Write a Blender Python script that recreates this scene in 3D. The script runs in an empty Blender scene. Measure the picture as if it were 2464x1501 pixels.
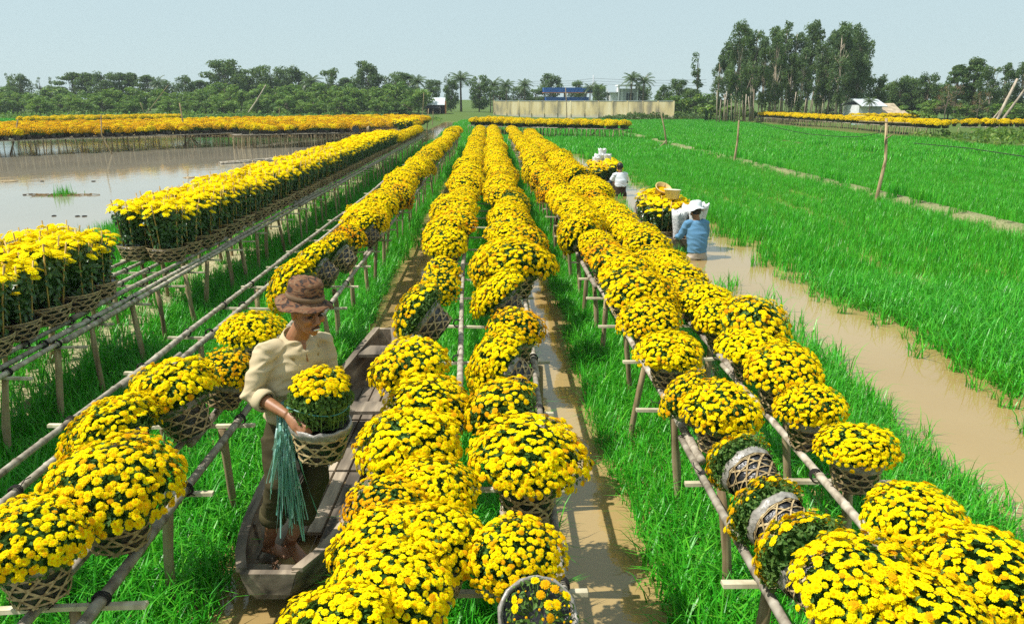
import bpy, bmesh, math, random
import numpy as np
from mathutils import Vector, Matrix, Quaternion

# ------------------------------------------------------------------ camera
SC = bpy.context.scene
CAM_H, FPX, CX, CY = 2.70, 1916.0, 1232.0, 750.5      # picture measured on a 2464 x 1501 frame
PITCH = math.atan(511.0 / FPX)
YAW = math.atan(57.0 * math.cos(PITCH) / FPX)
cam_d = bpy.data.cameras.new('camera')
cam = bpy.data.objects.new('camera', cam_d)
SC.collection.objects.link(cam)
cam_d.sensor_width = 36.0
cam_d.lens = 36.0 * FPX / 2464.0
cam_d.clip_start, cam_d.clip_end = 0.05, 6000
cam.location = (0, 0, CAM_H)
cam.rotation_euler = (math.pi / 2 - PITCH, 0, -YAW)
SC.camera = cam

# ------------------------------------------------------------------ sky, sun, exposure
SUN_EL, SUN_AZ = math.radians(58), math.radians(262)     # azimuth clockwise from +Y
world = bpy.data.worlds.new('World')
SC.world = world
world.use_nodes = True
wn = world.node_tree.nodes; wl = world.node_tree.links
wn.clear()
w_out = wn.new('ShaderNodeOutputWorld'); w_bg = wn.new('ShaderNodeBackground')
w_sky = wn.new('ShaderNodeTexSky'); w_hsv = wn.new('ShaderNodeHueSaturation')
w_sky.sky_type = 'NISHITA'; w_sky.sun_disc = False
w_sky.sun_elevation = SUN_EL; w_sky.sun_rotation = SUN_AZ
w_sky.air_density = 1.0; w_sky.dust_density = 0.3; w_sky.ozone_density = 1.5
w_hsv.inputs['Saturation'].default_value = 0.6
w_hsv.inputs['Hue'].default_value = 0.5
w_bg.inputs['Strength'].default_value = 0.068
wl.new(w_sky.outputs['Color'], w_hsv.inputs['Color'])
# thin even haze veil over the whole sky
w_mix = wn.new('ShaderNodeMix'); w_mix.data_type = 'RGBA'; w_mix.inputs[0].default_value = 0.80
w_mix.inputs[7].default_value = (5.75, 7.5, 7.95, 1)
wl.new(w_hsv.outputs['Color'], w_mix.inputs[6])
wl.new(w_mix.outputs[2], w_bg.inputs['Color'])
wl.new(w_bg.outputs['Background'], w_out.inputs['Surface'])
SUN_DIR = Vector((math.sin(SUN_AZ) * math.cos(SUN_EL), math.cos(SUN_AZ) * math.cos(SUN_EL), math.sin(SUN_EL)))
sun_d = bpy.data.lights.new('sun', 'SUN')
sun_d.energy = 4.4; sun_d.angle = math.radians(0.55); sun_d.color = (1.0, 0.955, 0.88)
sun = bpy.data.objects.new('sun', sun_d); SC.collection.objects.link(sun)
sun.rotation_euler = SUN_DIR.to_track_quat('Z', 'Y').to_euler()
sun.location = (-20, -5, 40)
SC.view_settings.view_transform = 'Standard'; SC.view_settings.look = 'None'
SC.view_settings.gamma = 1.0; SC.view_settings.use_curve_mapping = False
SC.view_settings.exposure = 0.58
SC.cycles.max_bounces = 6; SC.cycles.diffuse_bounces = 3; SC.cycles.glossy_bounces = 3
SC.cycles.transmission_bounces = 4; SC.cycles.transparent_max_bounces = 6
SC.cycles.use_denoising = False
SC.cycles.sample_clamp_indirect = 4.0

HAZE = 0.00045
SC.cycles.volume_bounces = 0
# ------------------------------------------------------------------ helpers
RNG = np.random.default_rng(7)
random.seed(7)
LINK = SC.collection.objects.link
_f = np.array([math.sin(YAW) * math.cos(PITCH), math.cos(YAW) * math.cos(PITCH), -math.sin(PITCH)])
_r = np.array([math.cos(YAW), -math.sin(YAW), 0.0])
_u = np.cross(_r, _f)

def ray(px, py):
    return _f + _r * ((px - CX) / FPX) - _u * ((py - CY) / FPX)
def W(px, py, z):                      # pixel -> point on the level z (ground, rack top, ...)
    d = ray(px, py); t = (z - CAM_H) / d[2]
    return Vector((d[0] * t, d[1] * t, z))
def P(px, py, Y):                      # pixel -> point standing at distance Y along the rows
    d = ray(px, py); t = Y / d[1]
    return Vector((d[0] * t, Y, CAM_H + d[2] * t))

def tag(o, label=None, cat=None, group=None, kind=None):
    if label: o['label'] = label
    if cat: o['category'] = cat
    if group: o['group'] = group
    if kind: o['kind'] = kind
    return o
def empty(name, loc=(0, 0, 0), parent=None):
    o = bpy.data.objects.new(name, None); LINK(o)
    o.location = loc; o.empty_display_size = 0.1
    if parent: o.parent = parent
    return o
def new_obj(name, me, parent=None, matrix=None):
    o = bpy.data.objects.new(name, me); LINK(o)
    if parent: o.parent = parent
    if matrix is not None: o.matrix_local = matrix
    return o

class MB:
    """collects vertices / faces / a per-vertex tint and turns them into one mesh"""
    def __init__(s): s.v = []; s.f = []; s.c = []; s.m = []; s.n = 0
    def add(s, verts, faces, tint=(0, 0, 0), mat=0):
        verts = np.asarray(verts, dtype=np.float64).reshape(-1, 3); n = len(verts)
        s.v.append(verts)
        o = s.n
        s.f.extend([tuple(i + o for i in f) for f in faces]); s.m.extend([mat] * len(faces))
        t = np.asarray(tint, dtype=np.float64)
        s.c.append(np.broadcast_to(t, (n, 3)) if t.ndim == 1 else t)
        s.n += n
    def stamp(s, tv, tf, mats, tints, tcol=None, mat=0):
        """many copies of a template: tv (n,3), tf list, mats (k,4,4), tints (k,3)"""
        tv = np.asarray(tv, float); k = len(mats); n = len(tv)
        if k == 0: return
        vh = np.c_[tv, np.ones(n)]
        out = np.einsum('kij,nj->kni', np.asarray(mats, float)[:, :3, :], vh).reshape(-1, 3)
        base = s.n + np.arange(k) * n
        for f in tf:
            fa = np.asarray(f)[None, :] + base[:, None]
            s.f.extend(map(tuple, fa.tolist()))
        s.m.extend([mat] * (k * len(tf)))
        c = np.repeat(np.asarray(tints, float)[:, None, :], n, 1)
        if tcol is not None: c = c + np.asarray(tcol, float)[None, :, :]
        s.v.append(out); s.c.append(c.reshape(-1, 3)); s.n += k * n
    def box(s, c, size, rot=None, tint=(0, 0, 0), mat=0, bevel=0.0):
        x, y, z = [d / 2 for d in size]
        v = np.array([(i * x, j * y, k * z) for k in (-1, 1) for j in (-1, 1) for i in (-1, 1)], float)
        if rot is not None: v = v @ np.array(rot.to_3x3() if hasattr(rot, 'to_3x3') else rot).T
        s.add(v + np.array(c), [(0, 2, 3, 1), (4, 5, 7, 6), (0, 1, 5, 4), (2, 6, 7, 3), (0, 4, 6, 2), (1, 3, 7, 5)], tint, mat)
    def tube(s, pts, rad, sides=6, tint=(0, 0, 0), mat=0, caps=True):
        pts = [Vector(p) for p in pts]; n = len(pts)
        rad = [rad] * n if np.isscalar(rad) else rad
        rings = []; up = None
        for i, p in enumerate(pts):
            t = (pts[min(i + 1, n - 1)] - pts[max(i - 1, 0)]).normalized()
            if up is None:
                up = Vector((0, 0, 1)) if abs(t.z) < 0.9 else Vector((1, 0, 0))
            a = (up - t * up.dot(t)).normalized(); b = t.cross(a); up = a
            for k in range(sides):
                th = 2 * math.pi * k / sides
                rings.append(p + (a * math.cos(th) + b * math.sin(th)) * rad[i])
        fs = []
        for i in range(n - 1):
            for k in range(sides):
                k2 = (k + 1) % sides
                fs.append((i * sides + k, i * sides + k2, (i + 1) * sides + k2, (i + 1) * sides + k))
        if caps:
            fs.append(tuple(range(sides - 1, -1, -1))); fs.append(tuple(range((n - 1) * sides, n * sides)))
        s.add([tuple(v) for v in rings], fs, tint, mat)
    def loft(s, rings, caps=True, tint=(0, 0, 0), mat=0):
        k = len(rings[0]); n = len(rings)
        v = np.concatenate([np.asarray(r, float) for r in rings])
        fs = []
        for i in range(n - 1):
            for j in range(k):
                j2 = (j + 1) % k
                fs.append((i * k + j, i * k + j2, (i + 1) * k + j2, (i + 1) * k + j))
        if caps:
            fs.append(tuple(range(k - 1, -1, -1))); fs.append(tuple(range((n - 1) * k, n * k)))
        s.add(v, fs, tint, mat)
    def mesh(s, name, mats, smooth=False):
        me = bpy.data.meshes.new(name)
        v = np.concatenate(s.v) if s.v else np.zeros((0, 3))
        me.from_pydata(v.tolist(), [], s.f)
        at = me.color_attributes.new('tint', 'FLOAT_COLOR', 'POINT')
        c = np.concatenate(s.c) if s.c else np.zeros((0, 3))
        at.data.foreach_set('color', np.c_[c, np.ones(len(c))].astype(np.float32).ravel())
        for m in (mats if isinstance(mats, (list, tuple)) else [mats]): me.materials.append(m)
        if any(s.m): me.polygons.foreach_set('material_index', np.array(s.m, dtype=np.int32))
        if smooth: me.polygons.foreach_set('use_smooth', np.ones(len(me.polygons), dtype=bool))
        me.update()
        return me
    def build(s, name, mats, parent=None, smooth=False, matrix=None):
        return new_obj(name, s.mesh(name, mats, smooth), parent, matrix)

def frame_mats(pos, nrm, size, spin):
    """(k,4,4) matrices: z along nrm, spun, scaled"""
    pos = np.asarray(pos, float); nrm = np.asarray(nrm, float)
    nrm = nrm / np.linalg.norm(nrm, axis=1, keepdims=True)
    ref = np.where(np.abs(nrm[:, 2:3]) < 0.9, [[0, 0, 1.0]], [[1.0, 0, 0]])
    a = np.cross(ref, nrm); a /= np.linalg.norm(a, axis=1, keepdims=True)
    b = np.cross(nrm, a)
    cs, sn = np.cos(spin)[:, None], np.sin(spin)[:, None]
    x = a * cs + b * sn; y = -a * sn + b * cs
    size = np.asarray(size, float)
    sz = size[:, None] if size.ndim == 1 else size
    M = np.zeros((len(pos), 4, 4))
    sx = sz[:, 0:1]; sy = sz[:, 1:2] if sz.shape[1] > 1 else sx; szz = sz[:, 2:3] if sz.shape[1] > 2 else sx
    M[:, :3, 0] = x * sx; M[:, :3, 1] = y * sy; M[:, :3, 2] = nrm * szz; M[:, :3, 3] = pos; M[:, 3, 3] = 1
    return M

def axis_matrix(loc, axis, spin=0.0, scale=1.0):
    q = Vector((0, 0, 1)).rotation_difference(Vector(axis).normalized())
    return Matrix.Translation(loc) @ q.to_matrix().to_4x4() @ Matrix.Rotation(spin, 4, 'Z') @ Matrix.Scale(scale, 4)

# value noise for shaping meshes
_perm = RNG.permutation(256)
def vnoise(p):
    p = np.asarray(p, float); i = np.floor(p).astype(int); f = p - i; f = f * f * (3 - 2 * f)
    def h(a, b, c): return _perm[(_perm[(_perm[a & 255] + b) & 255] + c) & 255] / 255.0
    r = 0
    for dx in (0, 1):
        for dy in (0, 1):
            for dz in (0, 1):
                w = (f[:, 0] if dx else 1 - f[:, 0]) * (f[:, 1] if dy else 1 - f[:, 1]) * (f[:, 2] if dz else 1 - f[:, 2])
                r = r + w * h(i[:, 0] + dx, i[:, 1] + dy, i[:, 2] + dz)
    return r * 2 - 1

# ------------------------------------------------------------------ materials
def mat_new(name):
    m = bpy.data.materials.new(name); m.use_nodes = True
    nt = m.node_tree; nt.nodes.clear()
    return m, nt, nt.nodes.new('ShaderNodeOutputMaterial')
def ramp(nt, fac, stops, interp='LINEAR'):
    r = nt.nodes.new('ShaderNodeValToRGB'); r.color_ramp.interpolation = interp
    el = r.color_ramp.elements
    while len(el) > 1: el.remove(el[-1])
    el[0].position, el[0].color = stops[0][0], (*stops[0][1], 1)
    for p, c in stops[1:]:
        e = el.new(p); e.color = (*c, 1)
    nt.links.new(fac, r.inputs['Fac'])
    return r.outputs['Color']
def tex(nt, kind='Noise', scale=5, detail=4, coord='Object', stretch=None, **kw):
    tc = nt.nodes.new('ShaderNodeTexCoord'); v = tc.outputs[coord]
    if stretch:
        mp = nt.nodes.new('ShaderNodeMapping'); mp.inputs['Scale'].default_value = stretch
        nt.links.new(v, mp.inputs['Vector']); v = mp.outputs['Vector']
    t = nt.nodes.new('ShaderNodeTex' + kind)
    if 'Scale' in t.inputs: t.inputs['Scale'].default_value = scale
    if 'Detail' in t.inputs: t.inputs['Detail'].default_value = detail
    for k, val in kw.items(): t.inputs[k].default_value = val
    nt.links.new(v, t.inputs['Vector'])
    return t
def mixc(nt, fac, a, b, mode='MIX'):
    m = nt.nodes.new('ShaderNodeMix'); m.data_type = 'RGBA'; m.blend_type = mode
    for s, val in ((m.inputs[0], fac), (m.inputs[6], a), (m.inputs[7], b)):
        if hasattr(val, 'links'): nt.links.new(val, s)
        elif np.isscalar(val): s.default_value = val
        else: s.default_value = (*val, 1)
    return m.outputs[2]
def math_n(nt, op, a, b=None):
    n = nt.nodes.new('ShaderNodeMath'); n.operation = op
    for i, val in enumerate((a, b)):
        if val is None: continue
        if hasattr(val, 'links'): nt.links.new(val, n.inputs[i])
        else: n.inputs[i].default_value = val
    return n.outputs[0]
def principled(nt, out, color, rough=0.7, spec=0.3, bump=None, bump_s=0.3, bump_d=0.01, trans=0.0, tcol=None, **kw):
    b = nt.nodes.new('ShaderNodeBsdfPrincipled')
    if hasattr(color, 'links'): nt.links.new(color, b.inputs['Base Color'])
    else: b.inputs['Base Color'].default_value = (*color, 1)
    if hasattr(rough, 'links'): nt.links.new(rough, b.inputs['Roughness'])
    else: b.inputs['Roughness'].default_value = rough
    b.inputs['Specular IOR Level'].default_value = spec
    for k, v in kw.items(): b.inputs[k].default_value = v
    if bump is not None:
        bn = nt.nodes.new('ShaderNodeBump'); bn.inputs['Strength'].default_value = bump_s
        bn.inputs['Distance'].default_value = bump_d
        nt.links.new(bump, bn.inputs['Height']); nt.links.new(bn.outputs['Normal'], b.inputs['Normal'])
    res = b.outputs[0]
    if trans > 0:
        t = nt.nodes.new('ShaderNodeBsdfTranslucent'); mx = nt.nodes.new('ShaderNodeMixShader')
        tc = tcol if tcol is not None else color
        if hasattr(tc, 'links'): nt.links.new(tc, t.inputs['Color'])
        else: t.inputs['Color'].default_value = (*tc, 1)
        mx.inputs[0].default_value = trans
        nt.links.new(res, mx.inputs[1]); nt.links.new(t.outputs[0], mx.inputs[2]); res = mx.outputs[0]
    nt.links.new(res, out.inputs['Surface'])
    return b
def tint_rgb(nt):
    a = nt.nodes.new('ShaderNodeAttribute'); a.attribute_name = 'tint'
    s = nt.nodes.new('ShaderNodeSeparateColor'); nt.links.new(a.outputs['Color'], s.inputs[0])
    return s.outputs[0], s.outputs[1], s.outputs[2]

def m_blossom(name, yellow, amber, rust, core):
    """tint R = 0 at the heart .. 1 at the petal tips, G = hue of this head, B = brightness jitter"""
    m, nt, out = mat_new(name); R, G, B = tint_rgb(nt)
    pet = ramp(nt, G, [(0.0, yellow), (0.5, amber), (1.0, rust)])
    hc = mixc(nt, math_n(nt, 'MULTIPLY', G, 0.8), core, rust)
    heart = ramp(nt, R, [(0.0, (1, 1, 1)), (0.30, (.9, .9, .9)), (0.62, (0, 0, 0))])
    c = mixc(nt, heart, pet, hc)
    rnd = nt.nodes.new('ShaderNodeObjectInfo').outputs['Random']
    c = mixc(nt, math_n(nt, 'MULTIPLY', B, 0.28), c, (0.80, 0.42, 0.0))
    c = mixc(nt, math_n(nt, 'MULTIPLY', rnd, 0.22), c, (0.85, 0.52, 0.0))
    principled(nt, out, c, 0.85, 0.06, trans=0.28)
    return m
M = {}
M['blossom'] = m_blossom('blossom_petals', (0.93, 0.82, 0.002), (0.90, 0.55, 0.003), (0.66, 0.17, 0.006), (0.92, 0.46, 0.0))
M['blossom_tall'] = m_blossom('tall_blossom_petals', (0.94, 0.80, 0.002), (0.92, 0.66, 0.002), (0.8, 0.36, 0.004), (0.92, 0.60, 0.0))
M['marigold'] = m_blossom('marigold_petals', (0.86, 0.56, 0.004), (0.78, 0.36, 0.004), (0.40, 0.18, 0.01), (0.72, 0.34, 0.0))

def m_leaf(name, dark, light, yellow=None, trans=0.3, rough=0.45, spec=0.35):
    m, nt, out = mat_new(name); R, G, B = tint_rgb(nt)
    c = mixc(nt, R, dark, light)
    if yellow: c = mixc(nt, math_n(nt, 'MULTIPLY', G, 0.8), c, yellow)
    tc = mixc(nt, 0.35, c, (0.11, 0.55, 0.02) if name == 'rice_blades' else (0.35, 0.55, 0.04))
    principled(nt, out, c, rough, spec, trans=trans, tcol=tc)
    return m
M['leaf'] = m_leaf('chrysanthemum_leaves', (0.024, 0.075, 0.012), (0.11, 0.23, 0.040), (0.17, 0.25, 0.07), 0.28, 0.55, 0.2)
M['leaf_tall'] = m_leaf('tall_plant_leaves', (0.016, 0.06, 0.012), (0.085, 0.20, 0.045), (0.14, 0.25, 0.06), 0.25, 0.35, 0.5)
M['rice'] = m_leaf('rice_blades', (0.013, 0.20, 0.006), (0.056, 0.49, 0.014), (0.20, 0.55, 0.03), 0.27, 0.40, 0.4)
M['tree_leaf'] = m_leaf('tree_leaves', (0.022, 0.060, 0.022), (0.075, 0.150, 0.038), (0.16, 0.21, 0.05), 0.3, 0.6, 0.2)
M['euc_leaf'] = m_leaf('tall_tree_leaves', (0.030, 0.070, 0.030), (0.095, 0.17, 0.062), (0.17, 0.23, 0.08), 0.3, 0.55, 0.3)
M['bush_leaf'] = m_leaf('orchard_leaves', (0.028, 0.090, 0.014), (0.13, 0.27, 0.035), (0.26, 0.32, 0.05), 0.32, 0.5, 0.3)
M['palm_leaf'] = m_leaf('palm_fronds', (0.025, 0.06, 0.02), (0.07, 0.13, 0.03), (0.16, 0.17, 0.05), 0.2, 0.4, 0.4)
M['banana_leaf'] = m_leaf('banana_leaves', (0.06, 0.16, 0.02), (0.20, 0.36, 0.05), (0.3, 0.34, 0.06), 0.35, 0.4, 0.4)
M['dry_leaf'] = m_leaf('withered_stems', (0.09, 0.045, 0.018), (0.24, 0.14, 0.06), (0.3, 0.22, 0.1), 0.1, 0.8, 0.1)

def m_wood(name, a, b, c=None, scale=9, rough=0.75, bump_s=0.4, stretch=(1, 1, 0.12), spec=0.2):
    m, nt, out = mat_new(name)
    n1 = tex(nt, 'Noise', scale, 6, stretch=stretch, Distortion=0.6)
    n2 = tex(nt, 'Noise', scale * 0.35, 3)
    col = ramp(nt, n1.outputs['Fac'], [(0.30, a), (0.55, b), (0.75, c or b)])
    rnd = nt.nodes.new('ShaderNodeObjectInfo').outputs['Random']
    d = math_n(nt, 'ADD', math_n(nt, 'MULTIPLY', rnd, 0.45), 0.72)
    d2 = math_n(nt, 'ADD', math_n(nt, 'MULTIPLY', n2.outputs['Fac'], 0.7), 0.62)
    k = nt.nodes.new('ShaderNodeCombineColor')
    dd = math_n(nt, 'MULTIPLY', d, d2)
    for i in range(3): nt.links.new(dd, k.inputs[i])
    col = mixc(nt, 1.0, col, k.outputs[0], 'MULTIPLY')
    principled(nt, out, col, rough, spec, bump=n1.outputs['Fac'], bump_s=bump_s, bump_d=0.004)
    return m
M['pole'] = m_wood('weathered_bamboo', (0.15, 0.115, 0.08), (0.41, 0.36, 0.28), (0.60, 0.55, 0.45), 14)
M['post'] = m_wood('stake_bark', (0.14, 0.09, 0.045), (0.36, 0.27, 0.15), (0.48, 0.39, 0.24), 16)
M['slat'] = m_wood('split_bamboo', (0.34, 0.29, 0.18), (0.58, 0.52, 0.36), (0.66, 0.6, 0.44), 12)
M['stake'] = m_wood('plant_stakes', (0.40, 0.24, 0.06), (0.62, 0.42, 0.13), (0.66, 0.5, 0.2), 30)
M['weave'] = m_wood('basket_strips', (0.20, 0.13, 0.06), (0.46, 0.34, 0.17), (0.60, 0.48, 0.28), 40, 0.6, 0.3, stretch=(1, 1, 1))
M['boat'] = m_wood('boat_planks', (0.05, 0.042, 0.034), (0.23, 0.185, 0.135), (0.46, 0.375, 0.27), 9, 0.75, 0.9, stretch=(1, 0.12, 1))
M['trunk'] = m_wood('tree_bark', (0.08, 0.06, 0.045), (0.20, 0.16, 0.12), (0.30, 0.26, 0.2), 6)
M['pale_trunk'] = m_wood('pale_bark', (0.22, 0.17, 0.12), (0.42, 0.35, 0.27), (0.5, 0.45, 0.36), 4)

def m_plain(name, col, rough=0.7, spec=0.3, var=0.25, scale=6, bump_s=0.2, bump_d=0.004, **kw):
    m, nt, out = mat_new(name)
    n = tex(nt, 'Noise', scale, 5)
    lo = tuple(c * (1 - var) for c in col); hi = tuple(min(1, c * (1 + var)) for c in col)
    principled(nt, out, ramp(nt, n.outputs['Fac'], [(0.3, lo), (0.7, hi)]), rough, spec, bump=n.outputs['Fac'], bump_s=bump_s, bump_d=bump_d, **kw)
    return m
M['liner'] = m_plain('black_plastic_liner', (0.02, 0.02, 0.022), 0.28, 0.6, 0.5, 30, 0.9, 0.012)
M['liner_rim'] = m_plain('grey_plastic_rim', (0.27, 0.25, 0.22), 0.32, 0.5, 0.35, 25, 0.8, 0.01)
M['soil'] = m_plain('potting_soil', (0.035, 0.022, 0.014), 0.95, 0.1, 0.5, 40, 1.0, 0.01)
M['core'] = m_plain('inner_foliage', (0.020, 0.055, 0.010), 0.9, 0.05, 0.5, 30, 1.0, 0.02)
M['lash'] = m_plain('dark_twine', (0.03, 0.028, 0.026), 0.8, 0.1)

def m_water(name, c0, c1):
    m, nt, out = mat_new(name)
    n = tex(nt, 'Noise', 0.22, 5); n2 = tex(nt, 'Noise', 2.2, 4, stretch=(1.0, 0.45, 1)); n3 = tex(nt, 'Noise', 26, 3)
    col = ramp(nt, n.outputs['Fac'], [(0.3, c0), (0.7, c1)])
    col = mixc(nt, math_n(nt, 'MULTIPLY', n3.outputs['Fac'], 0.12), col, (0.16, 0.12, 0.03))
    n4 = tex(nt, 'Noise', 9, 3, stretch=(0.5, 1.3, 1))
    h = math_n(nt, 'ADD', n2.outputs['Fac'], math_n(nt, 'ADD', math_n(nt, 'MULTIPLY', n3.outputs['Fac'], 0.06), math_n(nt, 'MULTIPLY', n4.outputs['Fac'], 0.22)))
    principled(nt, out, col, 0.05, 0.5, bump=h, bump_s=0.13, bump_d=0.03, IOR=1.5)
    return m
M['water'] = m_water('muddy_water', (0.30, 0.20, 0.075), (0.38, 0.275, 0.12))
M['pond'] = m_water('pond_water', (0.26, 0.235, 0.18), (0.33, 0.29, 0.22))

def m_ground():
    m, nt, out = mat_new('ground_soil')
    R, G, B = tint_rgb(nt)               # R: dry straw, G: grassy land, B: wet mud
    n = tex(nt, 'Noise', 3.0, 8, coord='Object'); n2 = tex(nt, 'Noise', 30, 5, coord='Object'); n3 = tex(nt, 'Noise', 0.12, 4)
    mud = ramp(nt, n.outputs['Fac'], [(0.3, (0.10, 0.065, 0.03)), (0.7, (0.19, 0.13, 0.06))])
    straw = ramp(nt, n2.outputs['Fac'], [(0.3, (0.16, 0.14, 0.07)), (0.55, (0.40, 0.36, 0.20)), (0.7, (0.55, 0.5, 0.32))])
    gr = ramp(nt, n2.outputs['Fac'], [(0.3, (0.04, 0.08, 0.015)), (0.6, (0.11, 0.16, 0.035)), (0.75, (0.22, 0.2, 0.07))])
    gr = mixc(nt, n3.outputs['Fac'], gr, (0.08, 0.13, 0.03))
    c = mixc(nt, G, mud, gr); c = mixc(nt, R, c, straw)
    principled(nt, out, c, 0.95, 0.1, bump=n2.outputs['Fac'], bump_s=0.6, bump_d=0.04)
    return m
M['ground'] = m_ground()

# ------------------------------------------------------------------ terrain and water
def smooth01(x, a, b):
    t = np.clip((x - a) / (b - a), 0, 1); return t * t * (3 - 2 * t)
def wob(Y, s=0.0, amp=1.0):
    return amp * (0.5 * np.sin(Y * 0.9 + s) + 0.3 * np.sin(Y * 2.3 + 2 * s) + 0.2 * np.sin(Y * 5.1 + 3 * s))
def band(X, a, b, e=0.12):
    return smooth01(X, a - e, a + e) * (1 - smooth01(X, b - e, b + e))
def pond_edge(Y):
    return -7.9 + 1.7 * smooth01(Y, 18, 45) + wob(Y, 1.3, 0.25)
def far_edge_left(X):                  # far shore of the pond
    return 63 + 0.0 * X
def ground_h(X, Y):
    h = np.full_like(X, -0.06)
    # bank under and behind the first rack
    bank = band(X, -8.4, -3.80, 0.15) * (1 - smooth01(Y, 49, 52))
    h = h * (1 - bank) + bank * (0.07 + 0.03 * np.sin(X * 3 + Y))
    pond = (1 - smooth01(X, pond_edge(Y) - 0.5, pond_edge(Y) + 0.25)) * (1 - smooth01(Y, 60, 63))
    h = h * (1 - pond) - 0.9 * pond
    for a, b, s in ((-1.48, -0.74, 0.2), (0.37, 0.88, 1.0), (3.50, 4.84, 2.0)):
        w = 0.05 if b < 3 else 0.14
        c = band(X, a + wob(Y, s, w), b + wob(Y, s + 4, w), 0.1) * (1 - smooth01(Y, 47 if b < 3 else 41, 49 if b < 3 else 43))
        h = h * (1 - c) - 0.75 * c
    for bx in (11.0, 19.5):
        bb = band(X, bx - 0.20, bx + 0.20, 0.15) * (1 - smooth01(Y, 98, 100))
        h = h + bb * (0.34 if bx < 15 else 0.2)
    far = np.maximum.reduce([smooth01(Y, 104, 108), smooth01(X - 29.5 + 0.0 * Y, 0, 1.2) , smooth01(Y, 62, 64) * (1 - smooth01(X, -8, -5)) * 1.0])
    h = h * (1 - far) + far * (0.22 + 0.06 * np.sin(X * 0.37) * np.cos(Y * 0.31))
    h = h + 0.45 * smooth01(Y, 112, 126) * (1 - smooth01(X, -2, 6))
    return h
gx = np.concatenate([[-2600, -900, -400, -200, -130, -95], np.arange(-75, -12, 2.5), np.arange(-11, 6, 0.17), np.arange(6.2, 34, 0.33), np.arange(36, 90, 3.0), [110, 150, 220, 400, 900, 2600]])
gy = np.concatenate([[-60, -15, -6], np.arange(-2, 24, 0.45), np.arange(24, 66, 0.9), np.arange(68, 112, 1.5), [114, 118, 122, 126, 130, 145, 170, 220, 320, 600, 1200, 3600]])
GX, GY = np.meshgrid(gx, gy)
GZ = ground_h(GX.ravel(), GY.ravel()).reshape(GX.shape)
g = MB()
nx, ny = len(gx), len(gy)
x, y = GX.ravel(), GY.ravel()
straw = band(x, -5.0, -4.0, 0.15) * (1 - smooth01(y, 48, 50)) + band(x, 10.75, 11.25, 0.1) * 0.55
grass = np.clip(smooth01(y, 62, 66) * (x < -4) + smooth01(y, 103, 106) + band(x, -9, -5.0, 0.3) * (y < 50) + smooth01(x, 29, 31) + band(x, 19.2, 19.8, 0.1) + band(x, 10.6, 11.4, 0.1), 0, 1)
g.add(np.c_[x, y, GZ.ravel()], [(j * nx + i, j * nx + i + 1, (j + 1) * nx + i + 1, (j + 1) * nx + i) for j in range(ny - 1) for i in range(nx - 1)],
      np.c_[np.clip(straw, 0, 1), grass, 0 * x])
tag(g.build('ground', M['ground'], smooth=True), kind='structure')
w = MB()
w.add([(-5.5, -8, 0), (60, -8, 0), (60, 109, 0), (-5.5, 109, 0)], [(0, 1, 2, 3)])
tag(w.build('water', M['water']), kind='structure')
w = MB(); w.add([(-110, -8, 0), (-5.5, -8, 0), (-5.5, 66, 0), (-110, 66, 0)], [(0, 1, 2, 3)])
tag(w.build('pond_water', M['pond']), kind='structure')

# ------------------------------------------------------------------ rice and grass
def blade_clump(nb, spread, hgt, width, seed, lean=0.35, nseg=3):
    r = np.random.default_rng(seed); b = MB(); yl = 0.35 * (seed % 3 == 0)
    for i in range(nb):
        a = r.uniform(0, 2 * math.pi); d = np.array([math.cos(a), math.sin(a), 0])
        base = np.array([*(r.normal(0, spread, 2) if spread < 0.1 else r.uniform(-spread, spread, 2)), -0.06])
        L = hgt * r.uniform(0.65, 1.2); ln = lean * r.uniform(0.2, 1.5) * L
        side = np.array([-d[1], d[0], 0]) * width * r.uniform(0.7, 1.3) * 0.5
        vs = []
        for k in range(nseg + 1):
            t = k / nseg; c = base + d * ln * t ** 2.2 + np.array([0, 0, (L + 0.06) * (t - 0.18 * t ** 4 * (ln / L) * 3)])
            ww = (1 - t ** 1.6)
            if k < nseg: vs += [c - side * ww, c + side * ww]
            else: vs += [c]
        fs = [(2 * k, 2 * k + 1, 2 * k + 3, 2 * k + 2) for k in range(nseg - 1)] + [(2 * nseg - 2, 2 * nseg - 1, 2 * nseg)]
        b.add(vs, fs, (r.random(), min(1, r.random() ** 4 * 0.8 + yl * r.random()), 0))
    return b
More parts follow.
